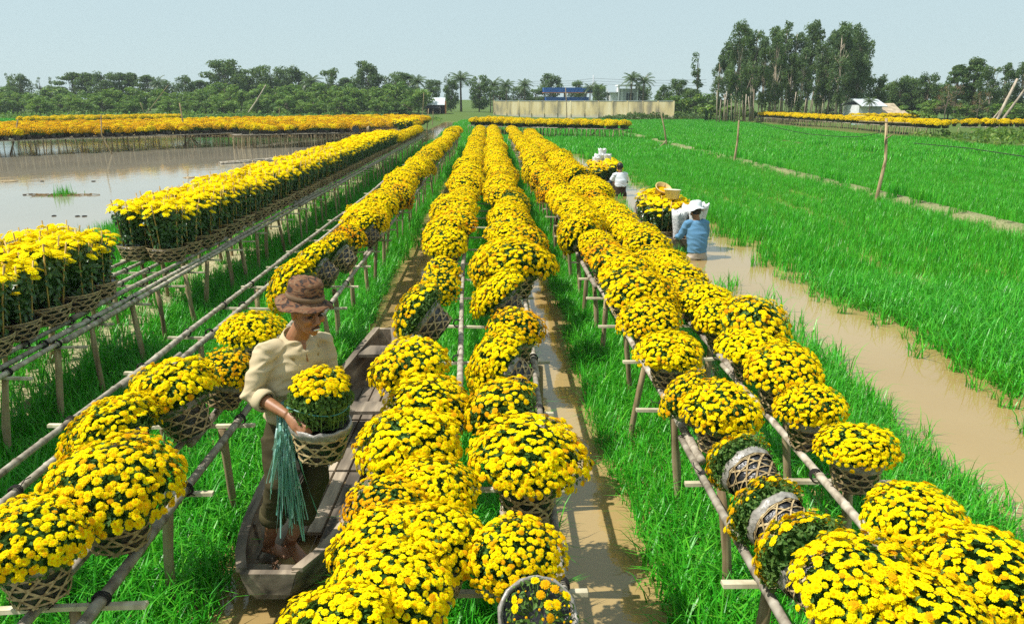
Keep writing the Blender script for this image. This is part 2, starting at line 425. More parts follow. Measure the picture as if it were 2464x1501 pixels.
def gn_scatter(name, pts, rot, scl, idx, sources, kind='stuff', label=None, cat=None, group=None, tilt=None):
    """one object: each point carries one of the source meshes (real geometry, shared data)"""
    me = bpy.data.meshes.new(name); me.from_pydata([tuple(p) for p in np.asarray(pts).tolist()], [], [])
    n = len(pts)
    e = np.zeros((n, 3)); e[:, 2] = rot
    if tilt is not None: e[:, :2] = tilt
    a = me.attributes.new('rot', 'FLOAT_VECTOR', 'POINT'); a.data.foreach_set('vector', e.astype(np.float32).ravel())
    s = np.asarray(scl, float); s = np.repeat(s[:, None], 3, 1) if s.ndim == 1 else s
    a = me.attributes.new('scl', 'FLOAT_VECTOR', 'POINT'); a.data.foreach_set('vector', s.astype(np.float32).ravel())
    a = me.attributes.new('idx', 'INT', 'POINT'); a.data.foreach_set('value', np.asarray(idx, dtype=np.int32))
    ng = bpy.data.node_groups.new(name, 'GeometryNodeTree')
    ng.interface.new_socket('Geometry', in_out='INPUT', socket_type='NodeSocketGeometry')
    ng.interface.new_socket('Geometry', in_out='OUTPUT', socket_type='NodeSocketGeometry')
    N, L = ng.nodes, ng.links
    gi, go = N.new('NodeGroupInput'), N.new('NodeGroupOutput')
    iop = N.new('GeometryNodeInstanceOnPoints'); g2i = N.new('GeometryNodeGeometryToInstance')
    for so in reversed(sources):
        oi = N.new('GeometryNodeObjectInfo'); oi.inputs['Object'].default_value = so; L.new(oi.outputs['Geometry'], g2i.inputs[0])
    def attr(nm, ty):
        q = N.new('GeometryNodeInputNamedAttribute'); q.data_type = ty; q.inputs[0].default_value = nm; return q.outputs[0]
    iop.inputs['Pick Instance'].default_value = True
    L.new(gi.outputs[0], iop.inputs['Points']); L.new(g2i.outputs[0], iop.inputs['Instance'])
    L.new(attr('rot', 'FLOAT_VECTOR'), iop.inputs['Rotation']); L.new(attr('scl', 'FLOAT_VECTOR'), iop.inputs['Scale'])
    L.new(attr('idx', 'INT'), iop.inputs['Instance Index']); L.new(iop.outputs[0], go.inputs[0])
    o = new_obj(name, me); md = o.modifiers.new('scatter', 'NODES'); md.node_group = ng
    return tag(o, label, cat, group, kind)
def source(b, mat, smooth=False):      # data only, never linked to the scene
    me = b if isinstance(b, bpy.types.Mesh) else b.mesh('scatter_source', mat, smooth)
    return bpy.data.objects.new('scatter_source', me)

def in_view(X, Y, margin=2.5, ymin=1.4):
    # horizontal wedge of the picture with some slack for a step aside
    xc = X * math.cos(YAW) - Y * math.sin(YAW); yc = X * math.sin(YAW) + Y * math.cos(YAW)
    return (np.abs(xc) < yc * 0.70 + margin) & (Y > ymin)
def rice_density(X, Y):
    wv = lambda s, a=0.06: wob(Y, s, a)
    d = np.zeros_like(X)
    near = Y < 47
    d = np.where(near & (X > -3.98 + wv(0.4, 0.1)) & (X < -2.75), 1.0, d)
    d = np.where(near & (X >= -2.75) & (X < -2.15), 0.45 + 0.5 * (vnoise(np.c_[X * 2, Y * 0.8, 0 * X]) > 0.1), d)
    d = np.where(near & (X >= -2.15) & (X < -1.50 + wv(0.2, 0.08)), 1.0, d)
    d = np.where(near & (X > -0.74 + wv(1.1, 0.08)) & (X < 0.36 + wv(1.0, 0.06)), 1.0, d)
    d = np.where(near & (X > 0.90 + wv(5.0, 0.07)) & (X < 1.62), 1.0, d)
    d = np.where(near & (X >= 1.62) & (X < 2.35), 0.22 + 0.4 * (vnoise(np.c_[X * 2, Y * 0.9, 0 * X + 5]) > 0.15), d)
    d = np.where(near & (X >= 2.35) & (X < 3.40 + wv(2.0, 0.20)), 0.9, d)
    d = np.where(near & (X >= 3.3) & (X < 3.7) & (d == 0), 0.08, d)
    e = 4.90 + wv(6.0, 0.20)
    d = np.where(near & (X > e - 0.35) & (X < e), 0.10, d)
    d = np.where((X > e) & (X < 29.3) & (Y < 104), 1.0, d)
    d = np.where((X > e) & (X < e + 0.35) & (Y < 41), 0.5, d)
    d = np.where((Y >= 47) & (Y < 104) & (X > -3.3) & (X <= 5.1), 1.0, d)
    d = np.where((Y >= 41.5) & (Y < 47.5) & (X > 2.2) & (X <= 5), 1.0, d)
    for bx in (11.0, 19.5):
        d = np.where(np.abs(X - bx) < (0.24 if bx < 15 else 0.20), 0.15, d)
    for k_, lx in enumerate(np.arange(6.3, 29, 1.55)):
        d = np.where((np.abs(X - lx - 0.25 * np.sin(Y * .11 + k_)) < 0.13) & (Y < 104), 0.28, d)
    d = np.where((X > -90) & (X < -22) & (Y > 70) & (Y < 100), 1.0, d)
    d = np.where((X > 2.75) & (X < 3.9) & (Y > 9.3) & (Y < 13.4), 0.03, d)
    # wild grass on the bank of the pond
    d = np.where((X > pond_edge(Y) + 0.1) & (X < -5.0) & (Y < 50), 0.8 * (vnoise(np.c_[X * 0.7, Y * 0.7, 0 * X + 9]) > -0.55), d)
    d = np.where((X >= -5.0) & (X < -3.98) & (Y < 50), 0.16, d)
    return d
def grid_pts(x0, x1, y0, y1, sp, rng):
    a, b = np.meshgrid(np.arange(x0, x1, sp), np.arange(y0, y1, sp))
    a = a.ravel(); b = b.ravel()
    return a + rng.uniform(-.5, .5, a.size) * sp, b + rng.uniform(-.5, .5, a.size) * sp
def rice_layer(name, label, box, sp, dist, sources, smin, smax):
    r = np.random.default_rng(len(name) * 31)
    X, Y = grid_pts(*box, sp, r)
    D = np.hypot(X, Y)
    k = in_view(X, Y) & (D >= dist[0]) & (D < dist[1]); X, Y = X[k], Y[k]
    k = r.random(X.size) < rice_density(X, Y); X, Y = X[k], Y[k]
    Z = np.maximum(ground_h(X, Y), -0.08)
    lush = 1 + 0.26 * vnoise(np.c_[X * 0.9, Y * 0.35, 0 * X + 3]) + 0.14 * vnoise(np.c_[X * 0.13, Y * 0.13, 0 * X])
    sc = r.uniform(smin, smax, X.size) * lush
    gn_scatter(name, np.c_[X, Y, Z], r.uniform(0, 6.283, X.size), np.c_[sc * r.uniform(.85, 1.15, X.size), sc, sc], r.integers(0, len(sources), X.size), sources, label=label, cat='rice')
    return len(X)
S_near = [source(blade_clump(11, 0.030, 0.38, 0.0150, 100 + i, 0.55, 4), M['rice']) for i in range(6)]
S_mid = [source(blade_clump(34, 0.13, 0.36, 0.017, 200 + i, 0.3), M['rice']) for i in range(6)]
S_far = [source(blade_clump(110, 0.5, 0.36, 0.05, 300 + i, 0.3, 2), M['rice']) for i in range(5)]
cnt = (rice_layer('rice_blades', 'bright green rice growing in clumps between the flower racks and along the near channels', (-10, 14, 1.4, 13), 0.066, (0, 13), S_near, 0.75, 1.15),
       rice_layer('rice_stand', 'dense green rice filling the middle of the paddies', (-20, 30, 6, 40), 0.19, (13, 38), S_mid, 0.8, 1.1),
       rice_layer('rice_field', 'far green rice field running up to the yellow wall', (-75, 62, 20, 106), 0.62, (38, 140), S_far, 0.85, 1.1))
print('rice', cnt)

# ------------------------------------------------------------------ bamboo racks
def bamboo_mesh(L, r0, r1, seed, sides=8, bend=0.013):
    r = np.random.default_rng(seed); b = MB()
    pts, rad = [], []; y = 0.0; ph = r.uniform(0, 6)
    node = 0
    ys = []
    while y < L:
        ys += [(y - 0.012, 1.0), (y, 1.16), (y + 0.012, 1.0)]; y += r.uniform(0.26, 0.40)
    ys = [(0, 1.0)] + [t for t in ys if 0.02 < t[0] < L - 0.02] + [(L, 1.0)]
    for yy, k in ys:
        t = yy / L
        pts.append((bend * math.sin(3.1 * t + ph) + 0.3 * bend * math.sin(9 * t + ph), yy, 0.5 * bend * math.sin(4.3 * t + 2 * ph)))
        rad.append((r0 + (r1 - r0) * t) * k)
    b.tube(pts, rad, sides)
    return b.mesh('pole', M['pole'], True)
def post_mesh(h, r0, r1, seed, crook=0.035):
    r = np.random.default_rng(seed); b = MB()
    n = 8; ph = r.uniform(0, 6, 2)
    ox, oy = r.uniform(-.05, .05, 2)
    pts, rad = [], []
    for i in range(n):
        t = i / (n - 1)
        pts.append((crook * math.sin(4 * t + ph[0]) + ox * (1 - t), crook * math.sin(3.3 * t + ph[1]) + oy * (1 - t), -h * (1 - t)))
        rad.append((r0 + (r1 - r0) * t) * r.uniform(0.88, 1.15))
    dx, dy = pts[-1][0], pts[-1][1]
    b.tube([(p[0] - dx, p[1] - dy, p[2]) for p in pts], rad, 7)
    return b.mesh('post', M['post'], True)
POLE_L = 4.7
POLES = [bamboo_mesh(POLE_L, 0.027, 0.019, 40 + i) for i in range(6)]
POSTS = [post_mesh(1.35, 0.030, 0.026, 60 + i) for i in range(8)]
POSTS_THIN = [post_mesh(1.35, 0.021, 0.017, 80 + i, 0.03) for i in range(8)]
def slat_mesh(L, seed):
    r = np.random.default_rng(seed); b = MB()
    rings = []
    for i in range(5):
        x = L * (i / 4 - 0.5); w = 0.019 * r.uniform(0.8, 1.2); dz = 0.006 * math.sin(i * 1.7 + seed); dy = 0.01 * math.sin(i + seed)
        rings.append([(x, dy - w, dz - .009), (x, dy + w, dz - .009), (x, dy + w * .8, dz + .009), (x, dy - w * .8, dz + .009)])
    b.loft(rings); return b.mesh('crossbar', M['slat'])
def lash_mesh():
    b = MB(); n = 10
    for k in range(3):
        pts = [(0.033 * math.cos(2 * math.pi * i / n), (k - 1) * 0.012 + 0.006 * math.sin(i), 0.033 * math.sin(2 * math.pi * i / n)) for i in range(n + 1)]
        b.tube(pts, 0.0045, 4, caps=False)
    b.tube([(0.0, 0.0, -0.03), (0.01, 0.02, -0.075), (0.0, 0.05, -0.085)], 0.003, 4)
    return b.mesh('lashing', M['lash'])
LASH = lash_mesh()
RACK_Z = 0.70                          # crossbar level; poles above it, posts below it
POT_Z = RACK_Z + 0.009 + 0.052 + 0.003
def rack(name, label, pole_x, post_x, bar, y0, y1, step, lash_to=9.0, seed=0, xshift=None, thin_from=14, group='bamboo racks carrying the flower pots'):
    r = np.random.default_rng(seed)
    root = tag(empty(name, (np.mean(bar), (y0 + y1) / 2, 0)), label, 'rack', group)
    inv = Matrix.Translation(-root.location)
    sh = xshift or (lambda x, y: 0.0)
    for px in pole_x:
        xs, ys, ye = (px if isinstance(px, tuple) else (px, y0, y1))
        y = ys - r.uniform(0, 2); k = 0
        while y < ye:
            L = min(POLE_L, ye - y + 0.2)
            if L > 0.8:
                o = new_obj('pole', POLES[r.integers(len(POLES))], root)
                x0, x1 = xs + sh(xs, y), xs + sh(xs, y + L)
                o.matrix_local = inv @ Matrix.Translation((x0 + (0.012 if k % 2 else -0.012), y, RACK_Z + 0.009 + 0.028)) @ Matrix.Rotation(-math.atan2(x1 - x0, L), 4, 'Z') @ Matrix.Rotation(r.uniform(-1, 1) * 0.001, 4, 'X') @ Matrix.Rotation(r.uniform(0, 6), 4, 'Y') @ Matrix.Diagonal((1, L / POLE_L, 1, 1))
            y += POLE_L - 0.35; k += 1
    y = y0 + 0.3; i = 0
    sl = [slat_mesh(bar[1] - bar[0], seed * 10 + q) for q in range(3)]
    while y < y1:
        jx = r.uniform(-.05, .05)
        o = new_obj('crossbar', sl[i % 3], root)
        o.matrix_local = inv @ Matrix.Translation(((bar[0] + bar[1]) / 2 + jx + (sh(bar[0], y) + sh(bar[1], y)) / 2, y, RACK_Z)) @ Matrix.Rotation(r.uniform(-.06, .06), 4, 'Z') @ Matrix.Diagonal((1 + (sh(bar[1], y) - sh(bar[0], y)) / (bar[1] - bar[0]), 1, 1, 1))
        for px in post_x:
            ms = POSTS if y < thin_from else POSTS_THIN
            o = new_obj('post', ms[r.integers(len(ms))], root)
            o.matrix_local = inv @ Matrix.Translation((px + sh(px, y) + r.uniform(-.04, .04), y + r.uniform(-.06, .06), RACK_Z - 0.012)) @ Matrix.Rotation(r.uniform(0, 6.28), 4, 'Z') @ Matrix.Rotation(r.uniform(-.04, .04), 4, 'X')
        if y < lash_to:
            for px in pole_x:
                xs = px[0] if isinstance(px, tuple) else px
                if isinstance(px, tuple) and not (px[1] < y < px[2]): continue
                o = new_obj('lashing', LASH, root)
                o.matrix_local = inv @ Matrix.Translation((xs + sh(xs, y), y, RACK_Z + 0.036)) @ Matrix.Rotation(r.uniform(0, 6.28), 4, 'Y')
        y += step * r.uniform(0.88, 1.12); i += 1
    return root
# ROW CENTRES across the racks
XA, XA2, XB, XC, XD, XE, XF = -3.97, -4.45, -1.70, -0.31, 0.18, 1.26, 1.87
rack('bamboo_rack', 'bamboo rack holding the tall staked chrysanthemums along the pond bank', [-3.60, -3.71, -3.86, -4.08, -4.34, -4.56], [-3.64, -4.48], (-4.70, -3.42), 3.2, 46, 0.72, 10, 1)
rack('bamboo_rack', 'bamboo rack with two bare poles beside its single row of domed flowers', [-2.66, -2.47, -1.81, -1.59], [-2.56, -1.68], (-2.78, -1.46), 1.6, 46, 1.0, 9, 2, xshift=lambda x, y: 0.006 * min(max(y - 3, 0), 12) if x < -2.2 else 0.0)
rack('bamboo_rack', 'bamboo rack carrying the paired rows beside the wooden boat', [-0.42, -0.17, 0.06, 0.29], [-0.44, 0.30], (-0.58, 0.42), 1.6, 46, 1.0, 9, 3, xshift=lambda x, y: (-.15 if x < -.05 else .08) * min(max((y - 3.5) / 4, 0), 1))
rack('bamboo_rack', 'bamboo rack carrying the paired rows beside the wading men', [1.15, 1.38, 1.75, 1.98], [1.19, 1.93], (1.00, 2.12), 1.6, 44, 1.0, 9, 4, xshift=lambda x, y: (.03 if x < 1.55 else .08) * min(max((y - 3.5) / 4, 0), 1))

# ------------------------------------------------------------------ flower pots
def blossom_template(np_=9, seed=0, dbl=True):
    """a chrysanthemum head: raised heart, inner and outer ring of separate petals"""
    r = np.random.default_rng(seed); v = [(0, 0, 0.36)]; t = [0.0]; f = []
    hk = 7
    for i in range(hk):
        a = 2 * math.pi * i / hk; v.append((0.36 * math.cos(a), 0.36 * math.sin(a), 0.29)); t.append(0.25)
    for i in range(hk): f.append((0, 1 + i, 1 + (i + 1) % hk))
    for ring, (n, r0, r1, z0, z1, off) in enumerate([(np_, 0.20, 0.74, 0.22, 0.26, 0.0), (np_ + 2, 0.25, 1.0, 0.12, 0.06, 0.5)][:2 if dbl else 1]):
        for i in range(n):
            a = 2 * math.pi * (i + off) / n + r.uniform(-.08, .08); da = math.pi / n * 1.12
            rr = r1 * r.uniform(0.9, 1.05); zz = z1 + r.uniform(-.06, .06); o = len(v)
            q = lambda k, dd, z: (k * rr * math.cos(a + dd), k * rr * math.sin(a + dd), z)
            v += [(r0 * math.cos(a), r0 * math.sin(a), z0), q(.55, -da, (z0 + zz) / 2 + .07), q(.92, -da * .72, zz + .02), q(1.0, 0, zz), q(.92, da * .72, zz + .02), q(.55, da, (z0 + zz) / 2 + .07)]
            t += [0.4, 0.7, 0.95, 1.0, 0.95, 0.7]; f += [(o, o + 1, o + 2, o + 3, o + 4, o + 5)]
    return np.array(v), f, np.c_[np.array(t), np.zeros(len(t)), np.zeros(len(t))]
BL = [blossom_template(10, s) for s in range(3)]
BUD = (np.array([(0, 0, .5)] + [(0.42 * math.cos(a), 0.42 * math.sin(a), .2) for a in np.arange(6) * math.pi / 3] + [(0, 0, -.2)]),
       [(0, 1 + i, 1 + (i + 1) % 6) for i in range(6)] + [(7, 1 + (i + 1) % 6, 1 + i) for i in range(6)], np.c_[np.full(8, 0.7), np.zeros(8), np.zeros(8)])
LEAF_T = (np.array([(-.5, 0, 0), (0, -.32, .07), (.55, 0, -.06), (0, .32, .07)]), [(0, 1, 2, 3)])
def sph(n, tmax, rng):
    """spread-out directions over a cap of half angle tmax"""
    i = np.arange(n) + 0.5
    z = 1 - i / n * (1 - math.cos(tmax)); ph = math.pi * (1 + 5 ** 0.5) * i
    d = np.c_[np.sqrt(1 - z * z) * np.cos(ph), np.sqrt(1 - z * z) * np.sin(ph), z]
    d += rng.normal(0, 0.075, d.shape)
    return d / np.linalg.norm(d, axis=1, keepdims=True)
BK_H, BK_R0, BK_R1 = 0.21, 0.115, 0.165        # basket height, bottom and top radius
class DomeSpec: pass
def dome_spec(seed, n=250, br=0.024, hue=0.10, buds=0.10, a=0.29, c=0.225, tmax=1.80, bare=0.0, leaf_n=1250, pale=0.0, cz=0.075, skirt=0.42, core=True):
    r = np.random.default_rng(seed); s = DomeSpec()
    lump = lambda d: 1 + 0.12 * vnoise(d * 1.6 + seed) + 0.07 * vnoise(d * 3.6 + seed) + 0.035 * vnoise(d * 8 + seed)
    ctr = np.array([0, 0, BK_H + cz])
    d = sph(n, tmax, r)
    keep = vnoise(d * 5.5 + 7 * seed) + 0.5 * vnoise(d * 2.2 + seed) > -0.66
    d = d[keep | (r.random(len(d)) < .25)]
    if bare:                                    # flowers only round the outside, leaves on the crown
        d = d[(np.arccos(np.clip(d[:, 2], -1, 1)) > bare) | (r.random(len(d)) < 0.12)]
    k = lump(d) * r.uniform(0.94, 1.06, len(d))
    p = ctr + d * np.array([a, a, c]) * k[:, None]
    nn = d / np.array([a, a, c]) * a; nn[:, 2] += 0.35; nn += r.normal(0, 0.28, nn.shape)
    s.pos, s.nrm = p, nn
    s.size = br * r.uniform(0.72, 1.22, len(d))
    s.spin = r.uniform(0, 6.28, len(d))
    patch = np.clip(0.5 + 0.9 * vnoise(d * 1.7 + seed * 3.3), 0, 1)
    s.hue = np.clip(hue * patch * 2 + r.exponential(0.07, len(d)) + (r.random(len(d)) < buds) * r.uniform(0.3, 0.7, len(d)), 0, 1)
    s.bri = r.random(len(d)) ** 2 * 0.8
    isb = r.random(len(d)) < buds
    s.kind = np.where(isb, 3, r.integers(0, 3, len(d)))
    s.size = np.where(isb, s.size * 0.7, s.size)
    # leaves: a skirt below, and between the heads
    f = MB()
    nl = leaf_n
    dl = sph(nl, 2.75, r)
    under = dl[:, 2] < -0.05
    kk = lump(dl) * r.uniform(0.82, 0.99, nl)
    pl = ctr + dl * np.array([a, a, c]) * kk[:, None]
    # underside narrows towards the basket mouth
    low = pl[:, 2] < ctr[2] - 0.02
    q = np.clip((ctr[2] - pl[:, 2]) / (0.085 + cz), 0, 1); fac = np.where(low, 1 - skirt * q ** 1.5, 1)
    pl[:, :2] *= fac[:, None]; pl[:, 2] = np.maximum(pl[:, 2], BK_H - 0.035)
    nl_ = dl + r.normal(0, 0.55, dl.shape); nl_[:, 2] += 0.25
    f.stamp(*LEAF_T, frame_mats(pl, nl_, r.uniform(0.018, 0.036, nl), r.uniform(0, 6.28, nl)),
            np.c_[r.random(nl) ** 1.3 * (1 - pale) + pale * r.uniform(.4, 1, nl), np.where(under, 0.5, 0.1) * r.random(nl) + pale * r.random(nl) * .7, np.zeros(nl)], mat=0)
    # thin stalks seen on the underside
    ns = 46; ds = sph(ns, 2.2, r); ds = ds[ds[:, 2] < 0.6]
    for dd in ds:
        e = ctr + dd * np.array([a, a, c]) * 0.92
        f.tube([(dd[0] * .05, dd[1] * .05, BK_H - .02), (dd[0] * .16, dd[1] * .16, BK_H + 0.02), tuple(e)], [0.004, 0.0035, 0.003], 3, (0.9, 0.5, 0), caps=False)
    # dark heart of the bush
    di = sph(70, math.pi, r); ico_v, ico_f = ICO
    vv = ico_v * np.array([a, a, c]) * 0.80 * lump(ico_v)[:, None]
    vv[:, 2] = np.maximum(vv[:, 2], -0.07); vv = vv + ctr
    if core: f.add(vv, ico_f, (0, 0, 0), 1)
    else: f.loft([[cone_pt(2 * math.pi * i / 16, .86, -k_) for i in range(16)] for k_ in (.005, .06, .14)], caps=True, mat=2)
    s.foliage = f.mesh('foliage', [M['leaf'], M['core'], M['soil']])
    s.foliage_mb = f
    return s
def ico(sub=2):
    bm = bmesh.new(); bmesh.ops.create_icosphere(bm, subdivisions=sub, radius=1.0)
    v = np.array([tuple(q.co) for q in bm.verts]); f = [tuple(x.index for x in q.verts) for q in bm.faces]; bm.free(); return v, f
ICO = ico(2)
def stamp_heads(b, s, mat=0, sub=None):
    for kd in range(4):
        k = s.kind == kd
        if sub is not None: k &= sub
        T = BUD if kd == 3 else BL[kd]
        b.stamp(T[0], T[1], frame_mats(s.pos[k], s.nrm[k], s.size[k], s.spin[k]), np.c_[np.zeros(k.sum()), s.hue[k], s.bri[k]], T[2], mat)
def heads_mesh(s, mat='blossom'):
    b = MB(); stamp_heads(b, s); return b.mesh('blossoms', M[mat])

# woven basket
def cone_pt(a, t, off=0.0, R0=BK_R0, R1=BK_R1, Hh=BK_H):
    rr = R0 + (R1 - R0) * t ** 0.8 + off
    return (rr * math.cos(a), rr * math.sin(a), Hh * t)
def strip(b, path, width, off, prm, tint=(0, 0, 0)):
    """flat strip following the basket wall; path = [(angle, t)]"""
    vs = []
    for i, (a, t) in enumerate(path):
        p = np.array(cone_pt(a, t, off, *prm)); q = np.array(cone_pt(*path[min(i + 1, len(path) - 1)], off, *prm)); o = np.array(cone_pt(*path[max(i - 1, 0)], off, *prm))
        tg = q - o; nr = np.array([math.cos(a), math.sin(a), 0.15]); sd = np.cross(tg, nr); sd /= max(1e-9, np.linalg.norm(sd))
        vs += [tuple(p - sd * width / 2), tuple(p + sd * width / 2)]
    b.add(vs, [(2 * i, 2 * i + 2, 2 * i + 3, 2 * i + 1) for i in range(len(path) - 1)], tint)
def basket_parts(seed, prm=(BK_R0, BK_R1, BK_H), nd=9, rings=(0.10, 0.34, 0.58, 0.80), width=0.011, sway=1.5):
    r = np.random.default_rng(seed); R0, R1, Hh = prm
    w = MB()
    for dirn in (1, -1):
        for i in range(nd):
            a0 = 2 * math.pi * (i + r.uniform(-.1, .1)) / nd + (0.15 if dirn < 0 else 0)
            path = [(a0 + dirn * sway * t + 0.03 * math.sin(7 * t + i), 0.02 + 0.93 * t) for t in np.linspace(0, 1, 7)]
            strip(w, path, width * r.uniform(0.8, 1.25), 0.006 + 0.003 * (dirn > 0), prm)
    for k, t in enumerate(rings):
        for q in range(2 if k == len(rings) - 1 else 1):
            path = [(a, t + 0.03 * q + 0.010 * math.sin(3 * a + k)) for a in np.linspace(0, 2 * math.pi, 21)]
            strip(w, path, width * 0.95, 0.0075 + 0.002 * q, prm)
    for a in np.linspace(0, math.pi, 5)[:-1]:          # strips crossing under the bottom
        d = np.array([math.cos(a), math.sin(a)]) * (R0 + .006); n = np.array([-d[1], d[0]]) / np.linalg.norm(d) * width * .6
        w.add([(*(d + n), -.003), (*(d - n), -.003), (*(-d - n), -.003), (*(-d + n), -.003)], [(0, 1, 2, 3)])
    weave = w.mesh('weave', M['weave'])
    l = MB(); ns = 18; rr = []
    for t, k in ((0.0, 0.86), (0.02, 1.0), (0.25, 0.99), (0.5, 0.985), (0.75, 0.99), (0.93, 1.0)):
        rr.append([tuple(np.array(cone_pt(2 * math.pi * i / ns, t, 0, *prm)) * [k * (1 + 0.03 * r.uniform(-1, 1)), k * (1 + 0.03 * r.uniform(-1, 1)), 1]) for i in range(ns)])
    rr.append([tuple(np.array(cone_pt(2 * math.pi * i / ns, 0.90, -0.02, *prm))) for i in range(ns)])
    l.loft(rr, caps=True)
    liner = l.mesh('basket', M['liner'], True)
    m = MB(); rr = []                                   # crumpled collar of the plastic bag
    for t, off in ((0.84, 0.010), (0.93, 0.014), (1.02, 0.013), (1.08, 0.006), (1.06, -0.006), (0.93, -0.010)):
        rr.append([tuple(np.array(cone_pt(2 * math.pi * i / 28, t + 0.025 * math.sin(5 * i * .45 + seed) + r.uniform(-.02, .02), off + r.uniform(-.003, .004), *prm))) for i in range(28)])
    m.loft(rr, caps=False)
    rim = m.mesh('rim', M['liner_rim'], True)
    return liner, weave, rim
BASKETS = [basket_parts(s) for s in range(4)]
SPECS = {}
SPECS['yellow'] = [dome_spec(s, 760, 0.0196, 0.02, 0.06) for s in (11, 12, 13, 14, 15)]
SPECS['golden'] = [dome_spec(s, 700, 0.0194, 0.10, 0.11) for s in (21, 22, 23, 24)]
SPECS['amber'] = [dome_spec(s, 480, 0.0185, 0.32, 0.18, a=0.26, c=0.22) for s in (31, 32)]
SPECS['leafy'] = [dome_spec(s, 250, 0.0215, 0.10, 0.14, a=0.27, c=0.19, tmax=1.45, leaf_n=1600, pale=0.35) for s in (41, 42)]
SPECS['sparse'] = [dome_spec(51, 46, 0.022, 0.12, 0.5, a=0.17, c=0.14, tmax=1.2, leaf_n=260, pale=0.45, core=False)]
for L_ in SPECS.values():
    for s_ in L_: s_.heads = heads_mesh(s_)
# single blossoms shared by the nearest pots (one object each)
def blossom_obj_mesh(kd, hue, bri):
    T = BUD if kd == 3 else BL[kd]; b = MB()
    b.add(T[0], T[1], T[2] + np.array([0, hue, bri])); return b.mesh('blossom', M['blossom'])
BLOSSOM_MESH = {(kd, h): blossom_obj_mesh(kd, (0.03, 0.16, 0.38, 0.7)[h], (0.1, 0.3, 0.5, 0.3)[h]) for kd in range(4) for h in range(4)}
PROTO_BLOSSOM = {}

POTS = 0
def flower_pot(kind, var, loc, axis=(0, 0, 1), spin=0.0, scale=1.0, label=None, group=None, singles=False, ds=1.0, name='chrysanthemum_pot', rim=True):
    global POTS
    POTS += 1
    s = SPECS[kind][var % len(SPECS[kind])]
    root = empty(name, loc)
    root.matrix_world = axis_matrix(loc, axis, spin, scale)
    tag(root, label, 'flower pot', group)
    liner, weave, rm = BASKETS[POTS % len(BASKETS)]
    bk = new_obj('basket', liner, root)
    new_obj('weave', weave, bk)
    if rim: new_obj('rim', rm, bk)
    j1, j2, j3 = (0.90 + 0.22 * ((POTS * q) % 1.0) for q in (0.618, 0.377, 0.719))
    DM = Matrix.Translation((0, 0, BK_H)) @ Matrix.Diagonal((ds * j1, ds * j2, ds * (j3 - .04), 1)) @ Matrix.Translation((0, 0, -BK_H))
    fo = new_obj('foliage', s.foliage, root, DM); fo['kind'] = 'stuff'
    if not singles:
        new_obj('blossoms', s.heads, root, DM)['kind'] = 'stuff'
    else:
        # heads that face the camera are objects of their own; the hidden rest is one part
        mw = np.array(root.matrix_world @ DM); c = np.array([0, 0, CAM_H])
        pw = s.pos @ mw[:3, :3].T + mw[:3, 3]; nw = (s.pos - np.array([0, 0, BK_H + .05])) @ mw[:3, :3].T
        face = ((c - pw) * nw).sum(1) / (np.linalg.norm(c - pw, axis=1) * np.linalg.norm(nw, axis=1)) > -0.12
        mats = frame_mats(s.pos, s.nrm, s.size, s.spin)
        dist = np.linalg.norm(pw - c, axis=1) - .35 * ((c - pw) * nw).sum(1) / np.linalg.norm(c - pw, axis=1) / np.linalg.norm(nw, axis=1)
        top = np.argsort(np.where(face, dist, 9e9))[:300]; face = face & np.isin(np.arange(len(face)), top)
        for i in np.nonzero(face)[0]:
            h = 0 if s.hue[i] < 0.09 else 1 if s.hue[i] < 0.26 else 2 if s.hue[i] < 0.55 else 3
            new_obj('blossom', BLOSSOM_MESH[(int(s.kind[i]), h)], root, DM @ Matrix(mats[i].tolist()))
        b = MB(); stamp_heads(b, s, sub=~face)
        b.build('blossoms', M['blossom'], root, matrix=DM)['kind'] = 'stuff'
    return root

# nearest pots, one by one: row, picture position of the flower dome, kind, leaning axis, label
N_ = (0, 0, 1)
def near(row, px, py, kind, var, axis=N_, scale=1.0, label='', spin=0.0, zc=1.06, singles=True):
    ax = Vector(axis).normalized()
    dia = scale; scale = min(0.95, max(0.80, dia / 0.63)); ds = dia / 0.63 / scale
    c = W(px, py, zc)
    loc = c - ax * (BK_H + 0.10) * scale
    # the basket rests on the poles: lowest point of its tilted outline at the rack top
    tilt = math.acos(max(-1, min(1, ax.z)))
    low = min(BK_R0 * -math.sin(tilt), BK_H * math.cos(tilt) - BK_R1 * math.sin(tilt)) * scale
    loc.z = POT_Z - low
    # keep to the ray through the picture position after settling the height
    cc = loc + ax * (BK_H + 0.10) * scale
    c2 = W(px, py, cc.z); loc.x += c2.x - cc.x; loc.y += c2.y - cc.y
    return flower_pot(kind, var, loc, ax, spin, scale, label, None, singles, ds)
near('B', 70, 1300, 'golden', 0, (-.12, .10, 1), 0.50, 'golden chrysanthemum dome in a basket with loose silver plastic, last on the two-pole rack')
near('B', 275, 1165, 'golden', 1, (.05, -.02, 1), 0.62, 'wide golden chrysanthemum dome with orange buds above a dark basket on the two-pole rack')
near('B', 265, 1030, 'yellow', 0, (-.55, .25, .8), 0.54, 'yellow flower pot tipped towards the bare poles behind the wide golden dome')
near('B', 415, 945, 'yellow', 1, (-.42, .15, .9), 0.56, 'yellow flower pot leaning back with its pale woven basket facing the boat')
near('B', 553, 888, 'amber', 0, (.25, .1, .9), 0.44, 'rusty orange flower pot standing at the elbow of the man in the hat')
near('B', 605, 795, 'yellow', 2, (0, 0, 1), 0.49, 'upright yellow flower pot behind the shoulder of the man in the hat')
near('C', 950, 1405, 'yellow', 0, (.05, -.05, 1), 0.49, 'biggest bright yellow dome beside the bow of the wooden boat')
